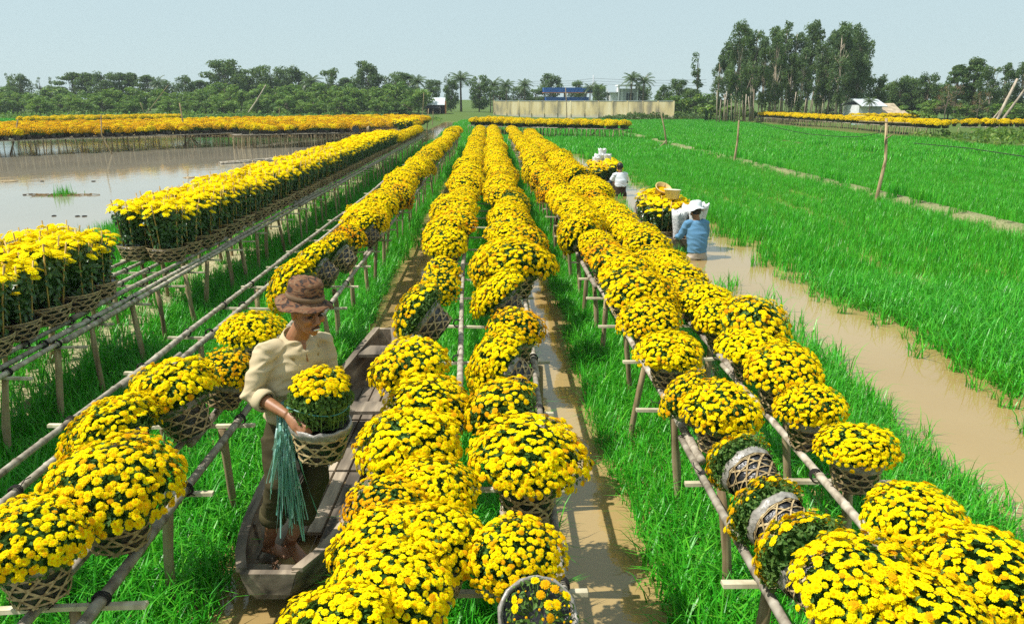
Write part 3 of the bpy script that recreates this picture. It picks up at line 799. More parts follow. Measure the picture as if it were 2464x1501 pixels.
near('C', 800, 1510, 'yellow', 1, (-.3, -.2, .9), 0.40, 'yellow flower pot leaning over the water off the boat bow, plastic collar showing')
near('C', 920, 1215, 'amber', 1, (-.35, 0, .95), 0.44, 'amber flecked flower dome leaning over the boat floor')
near('C', 1045, 1165, 'yellow', 2, (.15, .1, 1), 0.44, 'yellow flower dome beside the amber flecked one, against the middle poles')
near('C', 985, 1075, 'yellow', 1, (-.1, 0, 1), 0.53, 'pale yellow dome beyond the amber flecked pot alongside the boat')
near('C', 1030, 985, 'golden', 2, (-.05, 0, 1), 0.54, 'golden flower dome opposite the held pot, over the boat side')
near('C', 985, 880, 'golden', 0, (-.25, .05, 1), 0.58, 'golden orange dome at the far tip of the boat')
near('C', 1000, 745, 'leafy', 0, (-.75, .1, .55), 0.62, 'toppled leafy flower pot on its side with its basket facing the crossbars')
near('D', 1300, 1480, 'sparse', 0, (.05, -.75, .65), 0.48, 'nearly bare seedling pot lying open with soil and torn plastic collar')
near('D', 1240, 1335, 'golden', 1, (0, -.62, .8), 0.38, 'small tight golden flower ball lying between two open plastic collars')
near('D', 1275, 1095, 'golden', 2, (.05, 0, 1), 0.60, 'large golden dome upright over the brown water channel')
near('D', 1205, 985, 'leafy', 1, (-.45, .2, .8), 0.54, 'half green flower pot tipped away behind the large golden dome')
near('D', 1190, 875, 'yellow', 2, (-.8, .1, .5), 0.52, 'yellow flower pot lying on its side with its white collar towards the channel')
near('D', 1245, 790, 'amber', 0, (.1, 0, 1), 0.53, 'orange speckled dome upright beside the toppled pots over the channel')
near('D', 1195, 705, 'yellow', 1, (-.6, .2, .7), 0.54, 'yellow pot tipped sideways beyond the orange speckled dome')
near('E', 2090, 1430, 'yellow', 2, (.25, -.25, .9), 0.52, 'bright yellow dome at the end of the right rack with collar turned away')
near('E', 1925, 1330, 'leafy', 0, (-.25, .85, .35), 0.50, 'leafy back of a toppled pot showing pale leaves with a thin yellow fringe')
near('E', 1835, 1225, 'leafy', 1, (-.35, .85, .15), 0.42, 'toppled basket showing its woven bottom next to the leafy fringe')
near('E', 1775, 1110, 'leafy', 0, (-.3, .9, .2), 0.42, 'toppled basket with its woven bottom up below the orange dotted dome')
near('E', 1735, 985, 'golden', 0, (.05, 0, 1), 0.48, 'orange dotted dome upright above two toppled baskets')
near('E', 1640, 945, 'leafy', 1, (-.7, .3, .6), 0.40, 'leafy pot tipped towards the rice with its grey collar beside the orange dotted dome')
near('E', 1612, 845, 'yellow', 0, (.02, 0, 1), 0.51, 'yellow dome upright where the right rack rows close up')
near('E', 1560, 770, 'golden', 1, (-.1, 0, 1), 0.48, 'golden dome just beyond the upright yellow one on the right rack')
near('F', 2365, 1395, 'golden', 2, (.1, -.05, 1), 0.52, 'broad golden dome at the outer corner of the right rack')
near('F', 2205, 1240, 'yellow', 0, (0, 0, 1), 0.45, 'round yellow dome in a dark basket beside the bent bamboo pole')
near('F', 2065, 1065, 'yellow', 1, (0, 0, 1), 0.41, 'brilliant yellow dome in a dark upright basket over the channel grass')
near('F', 1950, 975, 'golden', 0, (-.05, 0, 1), 0.40, 'golden dome in a dark basket behind the brilliant yellow one')
near('F', 1885, 890, 'golden', 1, (.05, 0, 1), 0.55, 'golden orange dome beside the channel grass, third basket of the outer row')

near('C', 930, 1300, 'golden', 0, (-.2, 0, 1), 0.46, 'golden dome between the biggest yellow one and the amber flecked one')
near('C', 1050, 1300, 'yellow', 1, (.1, 0, 1), 0.42, 'yellow dome against the middle pole beside the biggest yellow one')
near('B', 700, 685, 'yellow', 0, (-.75, .1, .5), 0.56, 'yellow pot lying towards the bare poles with its basket against the hat', singles=False)
near('B', 748, 640, 'yellow', 3, (-.78, .1, .45), 0.58, 'yellow pot lying on its side next beyond the one against the hat', singles=False)
near('B', 800, 605, 'golden', 1, (-.7, .2, .5), 0.58, 'golden pot lying with its woven basket turned to the boat channel', singles=False)
near('B', 842, 572, 'amber', 1, (.2, 0, 1), 0.50, 'rust flecked dome between toppled pots on the two-pole rack', singles=False)
near('B', 868, 548, 'yellow', 4, (-.6, .1, .6), 0.58, 'yellow pot tipped over just beyond the rust flecked dome on the two-pole rack', singles=False)
near('C', 1058, 690, 'leafy', 0, (.10, -.80, .5), 0.42, 'toppled leafy pot showing its pale collar behind the pot on its side', singles=False)
near('C', 1066, 655, 'leafy', 1, (.10, -.80, .5), 0.42, 'second toppled leafy pot with a pale collar under the round dome', singles=False)
near('C', 1072, 588, 'yellow', 1, (0, -.1, 1), 0.60, 'round yellow dome standing behind two toppled leafy pots', singles=False)
near('F', 1810, 830, 'yellow', 2, (.0, 0, 1), 0.48, 'yellow dome at the channel edge next beyond the golden orange one')
near('E', 2230, 1490, 'golden', 2, (.1, -.1, 1), 0.5, 'golden dome at the very end of the right rack beside the broad corner dome')

# the rest of each row
ROWLAB = {'B': 'in the single row beside the bare bamboo poles', 'C': 'in the boat side row of the middle rack', 'D': 'in the channel side row of the middle rack',
          'E': 'in the inner row of the rack beside the wading men', 'F': 'in the outer row of the rack beside the wading men'}
KINDLAB = {'yellow': 'bright yellow', 'golden': 'golden', 'amber': 'rust flecked', 'leafy': 'leafy green'}
rest = []
for row, X0, X1, ys, ye in (('B', XB, XB - .04, 10.9, 45), ('C', XC, XC - .15, 10.0, 46), ('D', XD, XD + .08, 7.9, 46), ('E', XE, XE + .03, 6.6, 45.5), ('F', XF, XF + .08, 5.65, 39.5)):
    r = np.random.default_rng(ord(row)); y = ys
    while y < ye:
        u = r.random(); far = y > 16
        sh = (X1 - X0) * min(max((y - 3.5) / 4, 0), 1)
        if u < (0.06 if far else 0.20): ax = Vector(((r.choice([-.8, -.6, .5]), r.uniform(-.4, .5), 0.55), (r.uniform(-.3, .2), -.75, .6))[int(r.random() < .35)])
        elif u < 0.42: ax = Vector((r.uniform(-.45, .35), r.uniform(-.4, .3), 1))
        else: ax = Vector((r.uniform(-.14, .14), r.uniform(-.14, .14), 1))
        low_f = row == 'F' and 6 < y < 14
        if low_f: ax = Vector((r.uniform(-.1, .1), r.uniform(-.1, .1), 1))
        kind = r.choice(['yellow', 'golden', 'amber', 'leafy'], p=[0.53, 0.26, 0.07, 0.14])
        sc = r.uniform(0.84, 1.10) * (0.82 if low_f else 1) * (0.95 if row == 'E' else 1)
        if low_f: sh = -0.02
        ax.normalize(); tilt = math.acos(ax.z)
        low = min(BK_R0 * -math.sin(tilt), BK_H * math.cos(tilt) - BK_R1 * math.sin(tilt)) * sc
        pose = 'toppled' if tilt > .7 else 'leaning' if tilt > .24 else 'upright'
        rest.append((row, Vector((X0 + sh + r.uniform(-.04, .04), y, POT_Z - low)), ax.copy(), str(kind), int(r.integers(5)), r.uniform(0, 6.28), sc, pose))
        y += r.uniform(0.41, 0.53)
rest.sort(key=lambda q: q[1].y)
N_SINGLE = 300 - 46 - 26 - 1
for q in rest[:N_SINGLE]:
    row, loc, ax, kind, var, spin, sc, pose = q
    lb = '%s %s chrysanthemum pot %s' % (pose, KINDLAB[kind], ROWLAB[row])
    flower_pot(kind, var, loc, ax, spin, sc, lb, '%s %s pots %s' % (pose, KINDLAB[kind], ROWLAB[row]), False, rim=loc.y < 20)
# what lies beyond the 300 nearest: one object
def whole_pot_source(kind, var, mats='blossom'):
    s = SPECS[kind][var % len(SPECS[kind])]; b = MB()
    stamp_heads(b, s, 0)
    fm = s.foliage_mb
    b.add(np.concatenate(fm.v), fm.f, np.concatenate(fm.c), 1)
    b.m[-len(fm.f):] = [1 + q for q in fm.m]
    ns = 12
    b.loft([[cone_pt(2 * math.pi * i / ns, t) for i in range(ns)] for t in (0, .5, .95)], tint=(0, 0, 0), mat=3)
    return source(b.mesh('scatter_source', [M[mats], M['leaf'], M['core'], M['liner']]), None)
SRC_POT = [whole_pot_source('yellow', 0), whole_pot_source('yellow', 1), whole_pot_source('golden', 0), whole_pot_source('golden', 1)]
SRC_MARI = [whole_pot_source('golden', 0, 'marigold'), whole_pot_source('golden', 1, 'marigold'), whole_pot_source('leafy', 0, 'marigold'), whole_pot_source('yellow', 0, 'blossom')]
fr = rest[N_SINGLE:]
rr_ = np.random.default_rng(5)
if fr:
    gn_scatter('chrysanthemum_pots', [tuple(q[1]) for q in fr], [q[5] for q in fr], [q[6] for q in fr], [0 if q[3] == 'yellow' and q[4] == 0 else 1 if q[3] == 'yellow' else 2 + q[4] % 2 for q in fr], SRC_POT,
               label='far ends of the yellow chrysanthemum rows where single pots merge', cat='flower pots', tilt=rr_.uniform(-.2, .2, (len(fr), 2)))
print('pots', POTS, 'merged', len(fr))

# ------------------------------------------------------------------ tall staked chrysanthemums on the bank rack
TB = (0.165, 0.225, 0.17)
TALL_BASKETS = [basket_parts(70 + s, TB, 12, (0.10, 0.40, 0.66, 0.86, 0.97), 0.011, 1.1) for s in range(3)]
def tall_spec(seed, heads=66, hr=0.050, top=0.66, rad=0.27, hue=0.02):
    r = np.random.default_rng(seed); s = DomeSpec(); Hh = TB[2]
    f = MB()
    n = 620
    t = r.random(n) ** 0.8; ang = r.uniform(0, 6.283, n)
    rr = (0.17 + (rad - 0.17) * t) * np.sqrt(r.uniform(0.35, 1.0, n))
    p = np.c_[rr * np.cos(ang), rr * np.sin(ang), Hh - 0.02 + t * (top - Hh - 0.05)]
    nr = np.c_[np.cos(ang), np.sin(ang), r.uniform(0.1, 1.0, n)] + r.normal(0, 0.4, (n, 3))
    f.stamp(*LEAF_T, frame_mats(p, nr, r.uniform(0.035, 0.072, n), r.uniform(0, 6.28, n)), np.c_[r.random(n) ** 1.5, r.random(n) * 0.3, np.zeros(n)])
    for i in range(22):
        a = r.uniform(0, 6.28); q = math.sqrt(r.random())
        f.tube([(0.13 * q * math.cos(a), 0.13 * q * math.sin(a), Hh - .03), (0.20 * q * math.cos(a), 0.20 * q * math.sin(a), Hh + .25), (rad * q * math.cos(a), rad * q * math.sin(a), top - .03)], 0.004, 3, (0.5, 0.1, 0), caps=False)
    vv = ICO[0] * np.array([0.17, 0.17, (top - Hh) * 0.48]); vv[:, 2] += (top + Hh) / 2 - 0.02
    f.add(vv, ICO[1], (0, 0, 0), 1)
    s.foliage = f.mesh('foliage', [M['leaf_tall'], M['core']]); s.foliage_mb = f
    i = np.arange(heads) + .5; a = i * 2.39996 + r.normal(0, .15, heads); q = np.sqrt(i / heads) * rad * 1.06
    z = top + 0.035 * np.clip(r.normal(0, 1, heads), -1.6, 1.3) - 0.07 * (q / rad) ** 3 - (r.random(heads) < .12) * r.uniform(.05, .14, heads)
    s.pos = np.c_[q * np.cos(a), q * np.sin(a), z]; s.nrm = np.c_[0.5 * np.cos(a) * q / rad, 0.5 * np.sin(a) * q / rad, np.ones(heads)] + r.normal(0, .22, (heads, 3))
    s.size = hr * r.uniform(0.75, 1.15, heads); s.spin = r.uniform(0, 6.28, heads)
    s.hue = np.clip(hue + r.exponential(0.05, heads), 0, 1); s.bri = r.random(heads) ** 2 * .6; s.kind = r.integers(0, 3, heads)
    s.heads = heads_mesh(s, 'blossom_tall')
    st = []
    for k in range(7):
        a = 2 * math.pi * (k + r.uniform(-.2, .2)) / 7; b = MB(); q0, q1 = 0.15, 0.235 + r.uniform(-.02, .03); zt = top + r.uniform(0.0, 0.08)
        b.tube([(q0 * math.cos(a), q0 * math.sin(a), Hh * .3), ((q0 + q1) / 2 * math.cos(a), (q0 + q1) / 2 * math.sin(a), (Hh + zt) / 2), (q1 * math.cos(a), q1 * math.sin(a), zt)], [0.008, 0.0075, 0.007], 5)
        st.append(b.mesh('stake', M['stake'], True))
    s.stakes = st
    return s
TALL = [tall_spec(500 + i) for i in range(4)]
TALL_ORANGE = [tall_spec(520 + i, hue=0.35, top=0.62) for i in range(2)]
TALL_BL = {(kd, h): None for kd in range(3) for h in range(2)}
for kd in range(3):
    for h in range(2):
        b = MB(); b.add(BL[kd][0], BL[kd][1], BL[kd][2] + np.array([0, (0.02, 0.1)[h], (0.05, 0.3)[h]])); TALL_BL[(kd, h)] = b.mesh('blossom', M['blossom_tall'])
def tall_pot(loc, var, spin, scale, label, group, singles=False, stakes=True, tint='y', axis=(0, 0, 1)):
    s = (TALL if tint == 'y' else TALL_ORANGE)[var % (4 if tint == 'y' else 2)]
    root = empty('staked_chrysanthemum_pot', loc); root.matrix_world = axis_matrix(loc, axis, spin, scale)
    tag(root, label, 'flower pot', group)
    li, we, rm = TALL_BASKETS[var % 3]
    bk = new_obj('basket', li, root); new_obj('weave', we, bk)
    new_obj('foliage', s.foliage, root)['kind'] = 'stuff'
    if singles:
        mats = frame_mats(s.pos, s.nrm, s.size, s.spin)
        for i in range(len(mats)): new_obj('blossom', TALL_BL[(int(s.kind[i]), int(s.hue[i] > .1))], root, Matrix(mats[i].tolist()))
    else: new_obj('blossoms', s.heads, root)['kind'] = 'stuff'
    if stakes:
        for m in s.stakes: new_obj('stake', m, root)
    return root
r = np.random.default_rng(77)
y = 4.6; k = 0
while y < 34:
    gap = 8.15 < y < 9.55
    if not gap:
        for X0, dy in ((XA, 0), (XA2, 0.17)):
            if X0 == XA2 and 9.5 < y < 9.62: pass
            lab = ('tall staked yellow chrysanthemum pot in the short block before the rack gap' if y < 8.6 else
                   'tall staked yellow chrysanthemum pot in the long bank row beyond the gap')
            tall_pot((X0 + r.uniform(-.03, .03), y + dy, POT_Z), k, r.uniform(0, 6.28), r.uniform(0.95, 1.06), lab,
                     'tall pots before the gap' if y < 8.6 else 'tall pots beyond the gap', singles=(y < 11.2), stakes=y < 22)
            k += 1
    y += 0.48
yy = 34.0; i = 0
while yy < 46:
    flower_pot('yellow', i, Vector((XA + 0.02 * math.sin(i * 3), yy, POT_Z)), (0.05 * math.sin(i), 0.05, 1), i * 1.7, 1.05, 'domed yellow chrysanthemum pot at the far end of the bank rack', 'domes ending the bank rack', rim=False)
    yy += 0.47; i += 1

# ------------------------------------------------------------------ far flower beds
def in_poly(X, Y, poly):
    ins = np.zeros(X.shape, bool); n = len(poly)
    for i in range(n):
        (x1, y1), (x2, y2) = poly[i], poly[(i + 1) % n]
        c = ((y1 > Y) != (y2 > Y)) & (X < (x2 - x1) * (Y - y1) / (y2 - y1 + 1e-12) + x1); ins ^= c
    return ins
def far_bed(poly, front, sp, sources, bed_label, rack_label, post_sp, rows, idx_fn=None, zt=0.72, zbase=-0.6, cat='flower bed', seed=0, edge_depth=0.7):
    r = np.random.default_rng(seed + 900)
    xs = [p[0] for p in poly]; ys = [p[1] for p in poly]
    X, Y = grid_pts(min(xs), max(xs), min(ys), max(ys), sp, r); k = in_poly(X, Y, poly) & in_view(X, Y, 4); X, Y = X[k], Y[k]
    idx = idx_fn(X, Y, r) if idx_fn else r.integers(0, len(sources), X.size)
    gn_scatter('flower_bed', np.c_[X, Y, np.full(X.size, zt + 0.06)], r.uniform(0, 6.28, X.size), r.uniform(.9, 1.2, X.size), idx, sources, label=bed_label, cat=cat, tilt=r.uniform(-.15, .15, (X.size, 2)))
    root = tag(empty('bed_rack', (front[0][0], front[0][1], 0)), rack_label, 'rack', 'far racks of stakes')
    inv = Matrix.Translation(-root.location)
    for a, b in zip(front[:-1], front[1:]):
        a = np.array(a, float); b = np.array(b, float); L = np.linalg.norm(b - a); d = (b - a) / L; nrm = np.array([-d[1], d[0]])
        n = int(L / post_sp)
        for row in range(rows):
            for i in range(n + 1):
                if row and r.random() < .25: continue
                p = a + d * (i * post_sp + r.uniform(-.08, .08)) + nrm * (row * edge_depth)
                o = new_obj('post', POSTS_THIN[r.integers(8)], root); h = (zt - zbase) / 1.35
                o.matrix_local = inv @ Matrix.Translation((p[0], p[1], zt - .01)) @ Matrix.Rotation(r.uniform(0, 6), 4, 'Z') @ Matrix.Rotation(r.uniform(-.06, .06), 4, 'X') @ Matrix.Diagonal((1.15, 1.15, h, 1))
            t = 0.0
            while t < L - .2:
                l = min(POLE_L, L - t); p = a + d * t + nrm * (row * edge_depth)
                o = new_obj('pole', POLES[r.integers(6)], root)
                o.matrix_local = inv @ Matrix.Translation((p[0], p[1], zt + .03)) @ Matrix.Rotation(math.atan2(-d[0], d[1]), 4, 'Z') @ Matrix.Diagonal((1, l / POLE_L, 1, 1))
                t += l
    return root
mari = lambda X, Y, r: np.where(r.random(X.size) < .22 + .3 * (vnoise(np.c_[X * .2, Y * .6, 0 * X]) > .25), 3, np.where(r.random(X.size) < .48, 2, r.integers(0, 2, X.size)))
yel = lambda X, Y, r: r.integers(0, 4, X.size)
far_bed([(-33, 30), (-15.2, 49.3), (-12.5, 57), (-9, 80), (-25, 62), (-42, 43)], [(-31.5, 31.6), (-15.2, 49.3)], 0.50, SRC_MARI, 'broad bed of orange marigold pots beyond the pond', 'long line of stakes under the broad orange bed, mirrored in the pond', 0.30, 3, mari, seed=1)
far_bed([(-14.3, 46.2), (-4.7, 51.2), (-5.3, 74), (-8, 78), (-12, 56)], [(-14.3, 46.2), (-4.7, 51.2)], 0.50, SRC_MARI, 'bed of orange marigold pots standing over the corner of the pond', 'close curtain of stakes under the orange bed at the pond corner', 0.15, 3, mari, seed=2, edge_depth=0.5)
far_bed([(-38, 69.0), (-29, 79), (-31, 81), (-40, 71)], [(-38, 69), (-29, 79)], 0.50, SRC_POT, 'narrow strip of yellow pots at the far side of the left field', 'low stakes under the narrow yellow strip in the left field', 0.8, 1, yel, seed=3, zbase=0.0)
far_bed([(-1.6, 63.5), (3, 58.5), (9.2, 54.6), (9.8, 56), (4, 61), (0, 67)], [(-1.6, 63.5), (3, 58.5), (9.2, 54.6)], 0.50, SRC_POT, 'crosswise bed of yellow pots in front of the yellow wall', 'rack of stakes carrying the crosswise yellow bed before the wall', 0.34, 3, yel, seed=4, zbase=-0.2)
far_bed([(30.6, 55), (31.9, 55), (32.2, 93), (30.6, 93)], [(30.6, 93), (30.6, 56)], 0.48, SRC_POT, 'long strip of yellow pots along the right edge of the rice', 'rack of stakes under the yellow strip at the right edge of the rice', 0.40, 2, yel, seed=5, zbase=0.0)
far_bed([(34, 58), (47, 58), (47, 59.4), (34, 59.4)], [(34, 58), (47, 58)], 0.5, SRC_POT, 'short strip of yellow pots behind the weedy bank', 'low stakes under the strip behind the weedy bank', 0.9, 1, yel, seed=6, zbase=0.0)
far_bed([(37, 82), (44, 82), (44, 83.3), (37, 83.3)], [(37, 82), (44, 82)], 0.5, SRC_POT, 'short strip of yellow pots before the tin roofed house', 'low stakes under the strip before the tin roofed house', 0.9, 1, yel, seed=7, zbase=0.0)

# ------------------------------------------------------------------ trees
def crown(b, r, clumps, nleaf, lsize, droop=0.0, elong=1.0):
    """clumps: (centre, radii, light); leaves are scattered through each clump's outer volume"""
    for c, rad, light in clumps:
        n = nleaf
        d = r.normal(0, 1, (n, 3)); d /= np.linalg.norm(d, axis=1, keepdims=True)
        rr = r.uniform(0.35, 1.05, n) ** 0.6
        p = np.array(c) + d * rr[:, None] * np.array(rad)
        nr = d + r.normal(0, 0.6, (n, 3)); nr[:, 2] += 0.5 - droop
        sz = lsize * r.uniform(0.6, 1.3, n)
        b.stamp(*LEAF_T, frame_mats(p, nr, np.c_[sz * elong, sz, sz], r.uniform(0, 6.28, n)), np.c_[np.clip(light + r.normal(0, .18, n), 0, 1), np.clip(r.random(n) ** 4 + (light > .7) * r.random(n) * .3, 0, 1), np.zeros(n)])
def limbs(tr, r, base, top, targets, r0):
    for c in targets:
        t = r.uniform(0.35, 0.85); s = Vector(base).lerp(Vector(top), t); e = Vector(c)
        m = s.lerp(e, 0.5) + Vector((0, 0, -0.08 * (e - s).length))
        tr.tube([s, m, e], [r0 * (1 - t) * .7 + .03, r0 * .25 + .015, 0.012], 5, caps=False)
def make_tree(kind, seed):
    r = np.random.default_rng(seed); b, tr = MB(), MB()
    if kind == 'round':
        H = 8.0; trunk = [(0, 0, -.3), (r.normal(0, .15), r.normal(0, .15), 2), (r.normal(0, .3), r.normal(0, .3), 5.5), (r.normal(0, .3), 0, 7)]
        cl = []
        for i in range(46):
            a = r.uniform(0, 6.28); zz = r.uniform(1.7, 7.4); w = 2.7 * math.sqrt(max(.05, 1 - ((zz - 4.7) / 3.3) ** 2)) * r.uniform(.35, 1.0)
            cl.append(((w * math.cos(a), w * math.sin(a), zz), (r.uniform(.7, 1.2), r.uniform(.7, 1.2), r.uniform(.5, .95)), r.random()))
        crown(b, r, cl, 90, 0.36); mat = 'tree_leaf'
    elif kind == 'tier':                       # flat spreading tiers
        H = 8.0; trunk = [(0, 0, -.3), (.1, 0, 3), (r.normal(0, .2), 0, 6), (0, 0, 7.6)]; cl = []
        for z0, w in ((3.6, 2.6), (4.9, 2.9), (6.1, 2.4), (7.2, 1.6), (7.8, .7)):
            for i in range(9):
                a = r.uniform(0, 6.28); q = w * math.sqrt(r.random())
                cl.append(((q * math.cos(a), q * math.sin(a), z0 + r.normal(0, .15)), (r.uniform(.7, 1.2), r.uniform(.7, 1.2), r.uniform(.3, .6)), r.random() * .9))
        crown(b, r, cl, 85, 0.36); mat = 'tree_leaf'
    elif kind == 'euc':
        H = 12.0; x1, x2 = r.normal(0, .25, 2); trunk = [(0, 0, -.3), (x1 * .4, 0, 4), (x1, .1, 8), (x2, 0, 11.4)]; cl = []
        for i in range(44):
            zz = 2.6 + 9.2 * r.random() ** 0.85; a = r.uniform(0, 6.28); w = (1.55 * math.sin(math.pi * min(1, (zz - 2.2) / 10.2)) ** .7 + .15) * r.uniform(.25, 1.05)
            cl.append(((x1 + w * math.cos(a), w * math.sin(a), zz), (r.uniform(.35, .65), r.uniform(.35, .65), r.uniform(.6, 1.05)), r.random()))
        crown(b, r, cl, 70, 0.23, 0.9, 2.0); mat = 'euc_leaf'
    elif kind == 'thin':
        H = 9.0; trunk = [(0, 0, -.3), (.1, 0, 4), (-.1, .1, 7), (.1, 0, 8.6)]; cl = []
        for i in range(17):
            zz = 2.6 + 6 * r.random(); a = r.uniform(0, 6.28); w = (0.45 + 0.5 * smooth01(np.array(zz), 5, 7.5)) * r.uniform(.3, 1.2)
            cl.append(((w * math.cos(a), w * math.sin(a), zz), (r.uniform(.35, .6), r.uniform(.35, .6), r.uniform(.3, .5)), r.random() * .6))
        crown(b, r, cl, 50, 0.27); mat = 'tree_leaf'
    elif kind == 'bush':
        H = 4.0; trunk = [(0, 0, -.3), (.1, 0, 1), (r.normal(0, .2), 0, 2.6), (0, 0, 3.2)]; cl = []
        for i in range(26):
            a = r.uniform(0, 6.28); zz = r.uniform(.5, 3.7); w = 2.0 * math.sqrt(max(.08, 1 - ((zz - 1.9) / 2.1) ** 2)) * r.uniform(.3, 1.0)
            cl.append(((w * math.cos(a), w * math.sin(a), zz), (r.uniform(.45, .8), r.uniform(.45, .8), r.uniform(.35, .6)), r.random()))
        crown(b, r, cl, 80, 0.27, 0.2, 1.5); mat = 'bush_leaf'
    elif kind == 'bare':
        H = 6.0; trunk = [(0, 0, -.3), (.1, 0, 2), (-.1, 0, 3.6), (0, .1, 5)]; cl = []
        for i in range(16):
            a = r.uniform(0, 6.28); zz = r.uniform(2.4, 5.8); w = r.uniform(.5, 2.2)
            cl.append(((w * math.cos(a), w * math.sin(a), zz), (.6, .6, .5), r.random()))
        crown(b, r, cl, 26, 0.2); mat = 'dry_leaf'
        for c, _, _ in cl:
            for k in range(4):
                e = Vector(c) + Vector(r.normal(0, .5, 3).tolist()); tr.tube([Vector(c), e], [.02, .008], 3, caps=False)
    r0 = 0.16 if kind in ('round', 'tier') else 0.13 if kind == 'euc' else 0.09
    tr.tube(trunk, [r0 * 1.15, r0, r0 * .7, r0 * .25], 7)
    limbs(tr, r, trunk[0], trunk[-1], [c[0] for c in cl[::2]], r0)
    return (tr.mesh('trunk', M['pale_trunk'] if kind == 'euc' else M['trunk'], True), b.mesh('crown', M[mat]), H)
TREES = {k: [make_tree(k, 1000 + 17 * i + len(k)) for i in range(n)] for k, n in (('round', 5), ('tier', 3), ('euc', 5), ('thin', 2), ('bush', 5), ('bare', 2))}
def make_palm(seed):
    r = np.random.default_rng(seed); tr, b = MB(), MB(); H = 7.0
    bx = r.normal(0, .4); tr.tube([(0, 0, -.3), (bx * .2, 0, 2), (bx * .6, 0, 4), (bx, 0, 5.4)], [.2, .15, .13, .11], 7)
    top = np.array([bx, 0, 5.4])
    for i in range(20):
        a = 2.39996 * i; el = math.radians(75 - 95 * (i / 20)); L = r.uniform(1.9, 2.5); pts = []
        for t in np.linspace(0, 1, 7):
            e2 = el - 1.15 * t ** 1.6; pts.append((pts[-1] if pts else top) + (np.array([math.cos(a) * math.cos(e2), math.sin(a) * math.cos(e2), math.sin(e2)]) * L / 6 if t > 0 else 0))
        b.tube([tuple(p) for p in pts], [.03, .028, .025, .02, .016, .012, .006], 4, (.8, .6, 0), caps=False)
        side = np.array([-math.sin(a), math.cos(a), 0]); lt = r.random() * .8
        for j in range(1, 7):
            for k in range(3):
                t = (j - 1 + (k + .5) / 3) / 6; p = pts[j - 1] * (1 - (k + .5) / 3) + pts[j] * (k + .5) / 3
                ll = 0.62 * math.sin(math.pi * min(.95, t * .85 + .12)) + .1; fw = (pts[j] - pts[j - 1]); fw /= np.linalg.norm(fw)
                for sgn in (-1, 1):
                    tip = p + side * sgn * ll * .75 + fw * ll * .5 + np.array([0, 0, -.45 * ll]); w = fw * .055
                    b.add([p - w, p + w, tip], [(0, 1, 2)], (lt, .15 * r.random(), 0))
    return tr.mesh('trunk', M['trunk'], True), b.mesh('crown', M['palm_leaf']), 7.2
def make_banana(seed):
    r = np.random.default_rng(seed); tr, b = MB(), MB()
    for q in range(3):
        ox, oy = r.normal(0, .45, 2); h = r.uniform(1.3, 2.0); tr.tube([(ox, oy, -.2), (ox, oy, h)], [.14, .09], 8)
        for i in range(8):
            a = 2.4 * i + q; el = math.radians(r.uniform(40, 82)); L = r.uniform(1.2, 1.8); p = np.array([ox, oy, h]); side = np.array([-math.sin(a), math.cos(a), 0]); vs = []
            for t in np.linspace(0, 1, 6):
                e2 = el - 1.5 * t ** 1.5
                if t > 0: p = p + np.array([math.cos(a) * math.cos(e2), math.sin(a) * math.cos(e2), math.sin(e2)]) * L / 5
                w = 0.24 * math.sin(math.pi * min(.97, .08 + t * .95)) + .02; vs += [p - side * w + [0, 0, .05], p, p + side * w + [0, 0, .05]]
            fs = []
            for k in range(5): fs += [(3 * k, 3 * k + 1, 3 * k + 4, 3 * k + 3), (3 * k + 1, 3 * k + 2, 3 * k + 5, 3 * k + 4)]
            b.add(vs, fs, (r.random(), r.random() ** 3, 0))
    return tr.mesh('trunk', M['bush_leaf'], True), b.mesh('crown', M['banana_leaf']), 3.4
TREES['palm'] = [make_palm(i) for i in (1, 2, 3)]
TREES['banana'] = [make_banana(i) for i in (4, 5)]
NT = 0
def tree(kind, px, top_py, Y, label, group, wid=1.0, name=None, zb=0.2, hh=None):
    global NT
    NT += 1
    tr, cr, H = TREES[kind][NT % len(TREES[kind])]
    p = P(px, top_py, Y); h = hh or (p.z - zb); sc = h / H
    root = empty(name or {'palm': 'coconut_palm', 'banana': 'banana_plant', 'euc': 'eucalyptus_tree', 'bush': 'orchard_tree', 'bare': 'withered_tree'}.get(kind, 'tree'), (p.x, Y, zb))
    root.scale = (sc * wid, sc * wid, sc); root.rotation_euler.z = NT * 2.1
    tag(root, label, 'palm' if kind == 'palm' else 'banana plant' if kind == 'banana' else 'tree', group)
    new_obj('trunk', tr, root); new_obj('crown', cr, root)['kind'] = 'stuff'
    return root
ZL = 0.6
G1 = 'trees behind the left orchard'
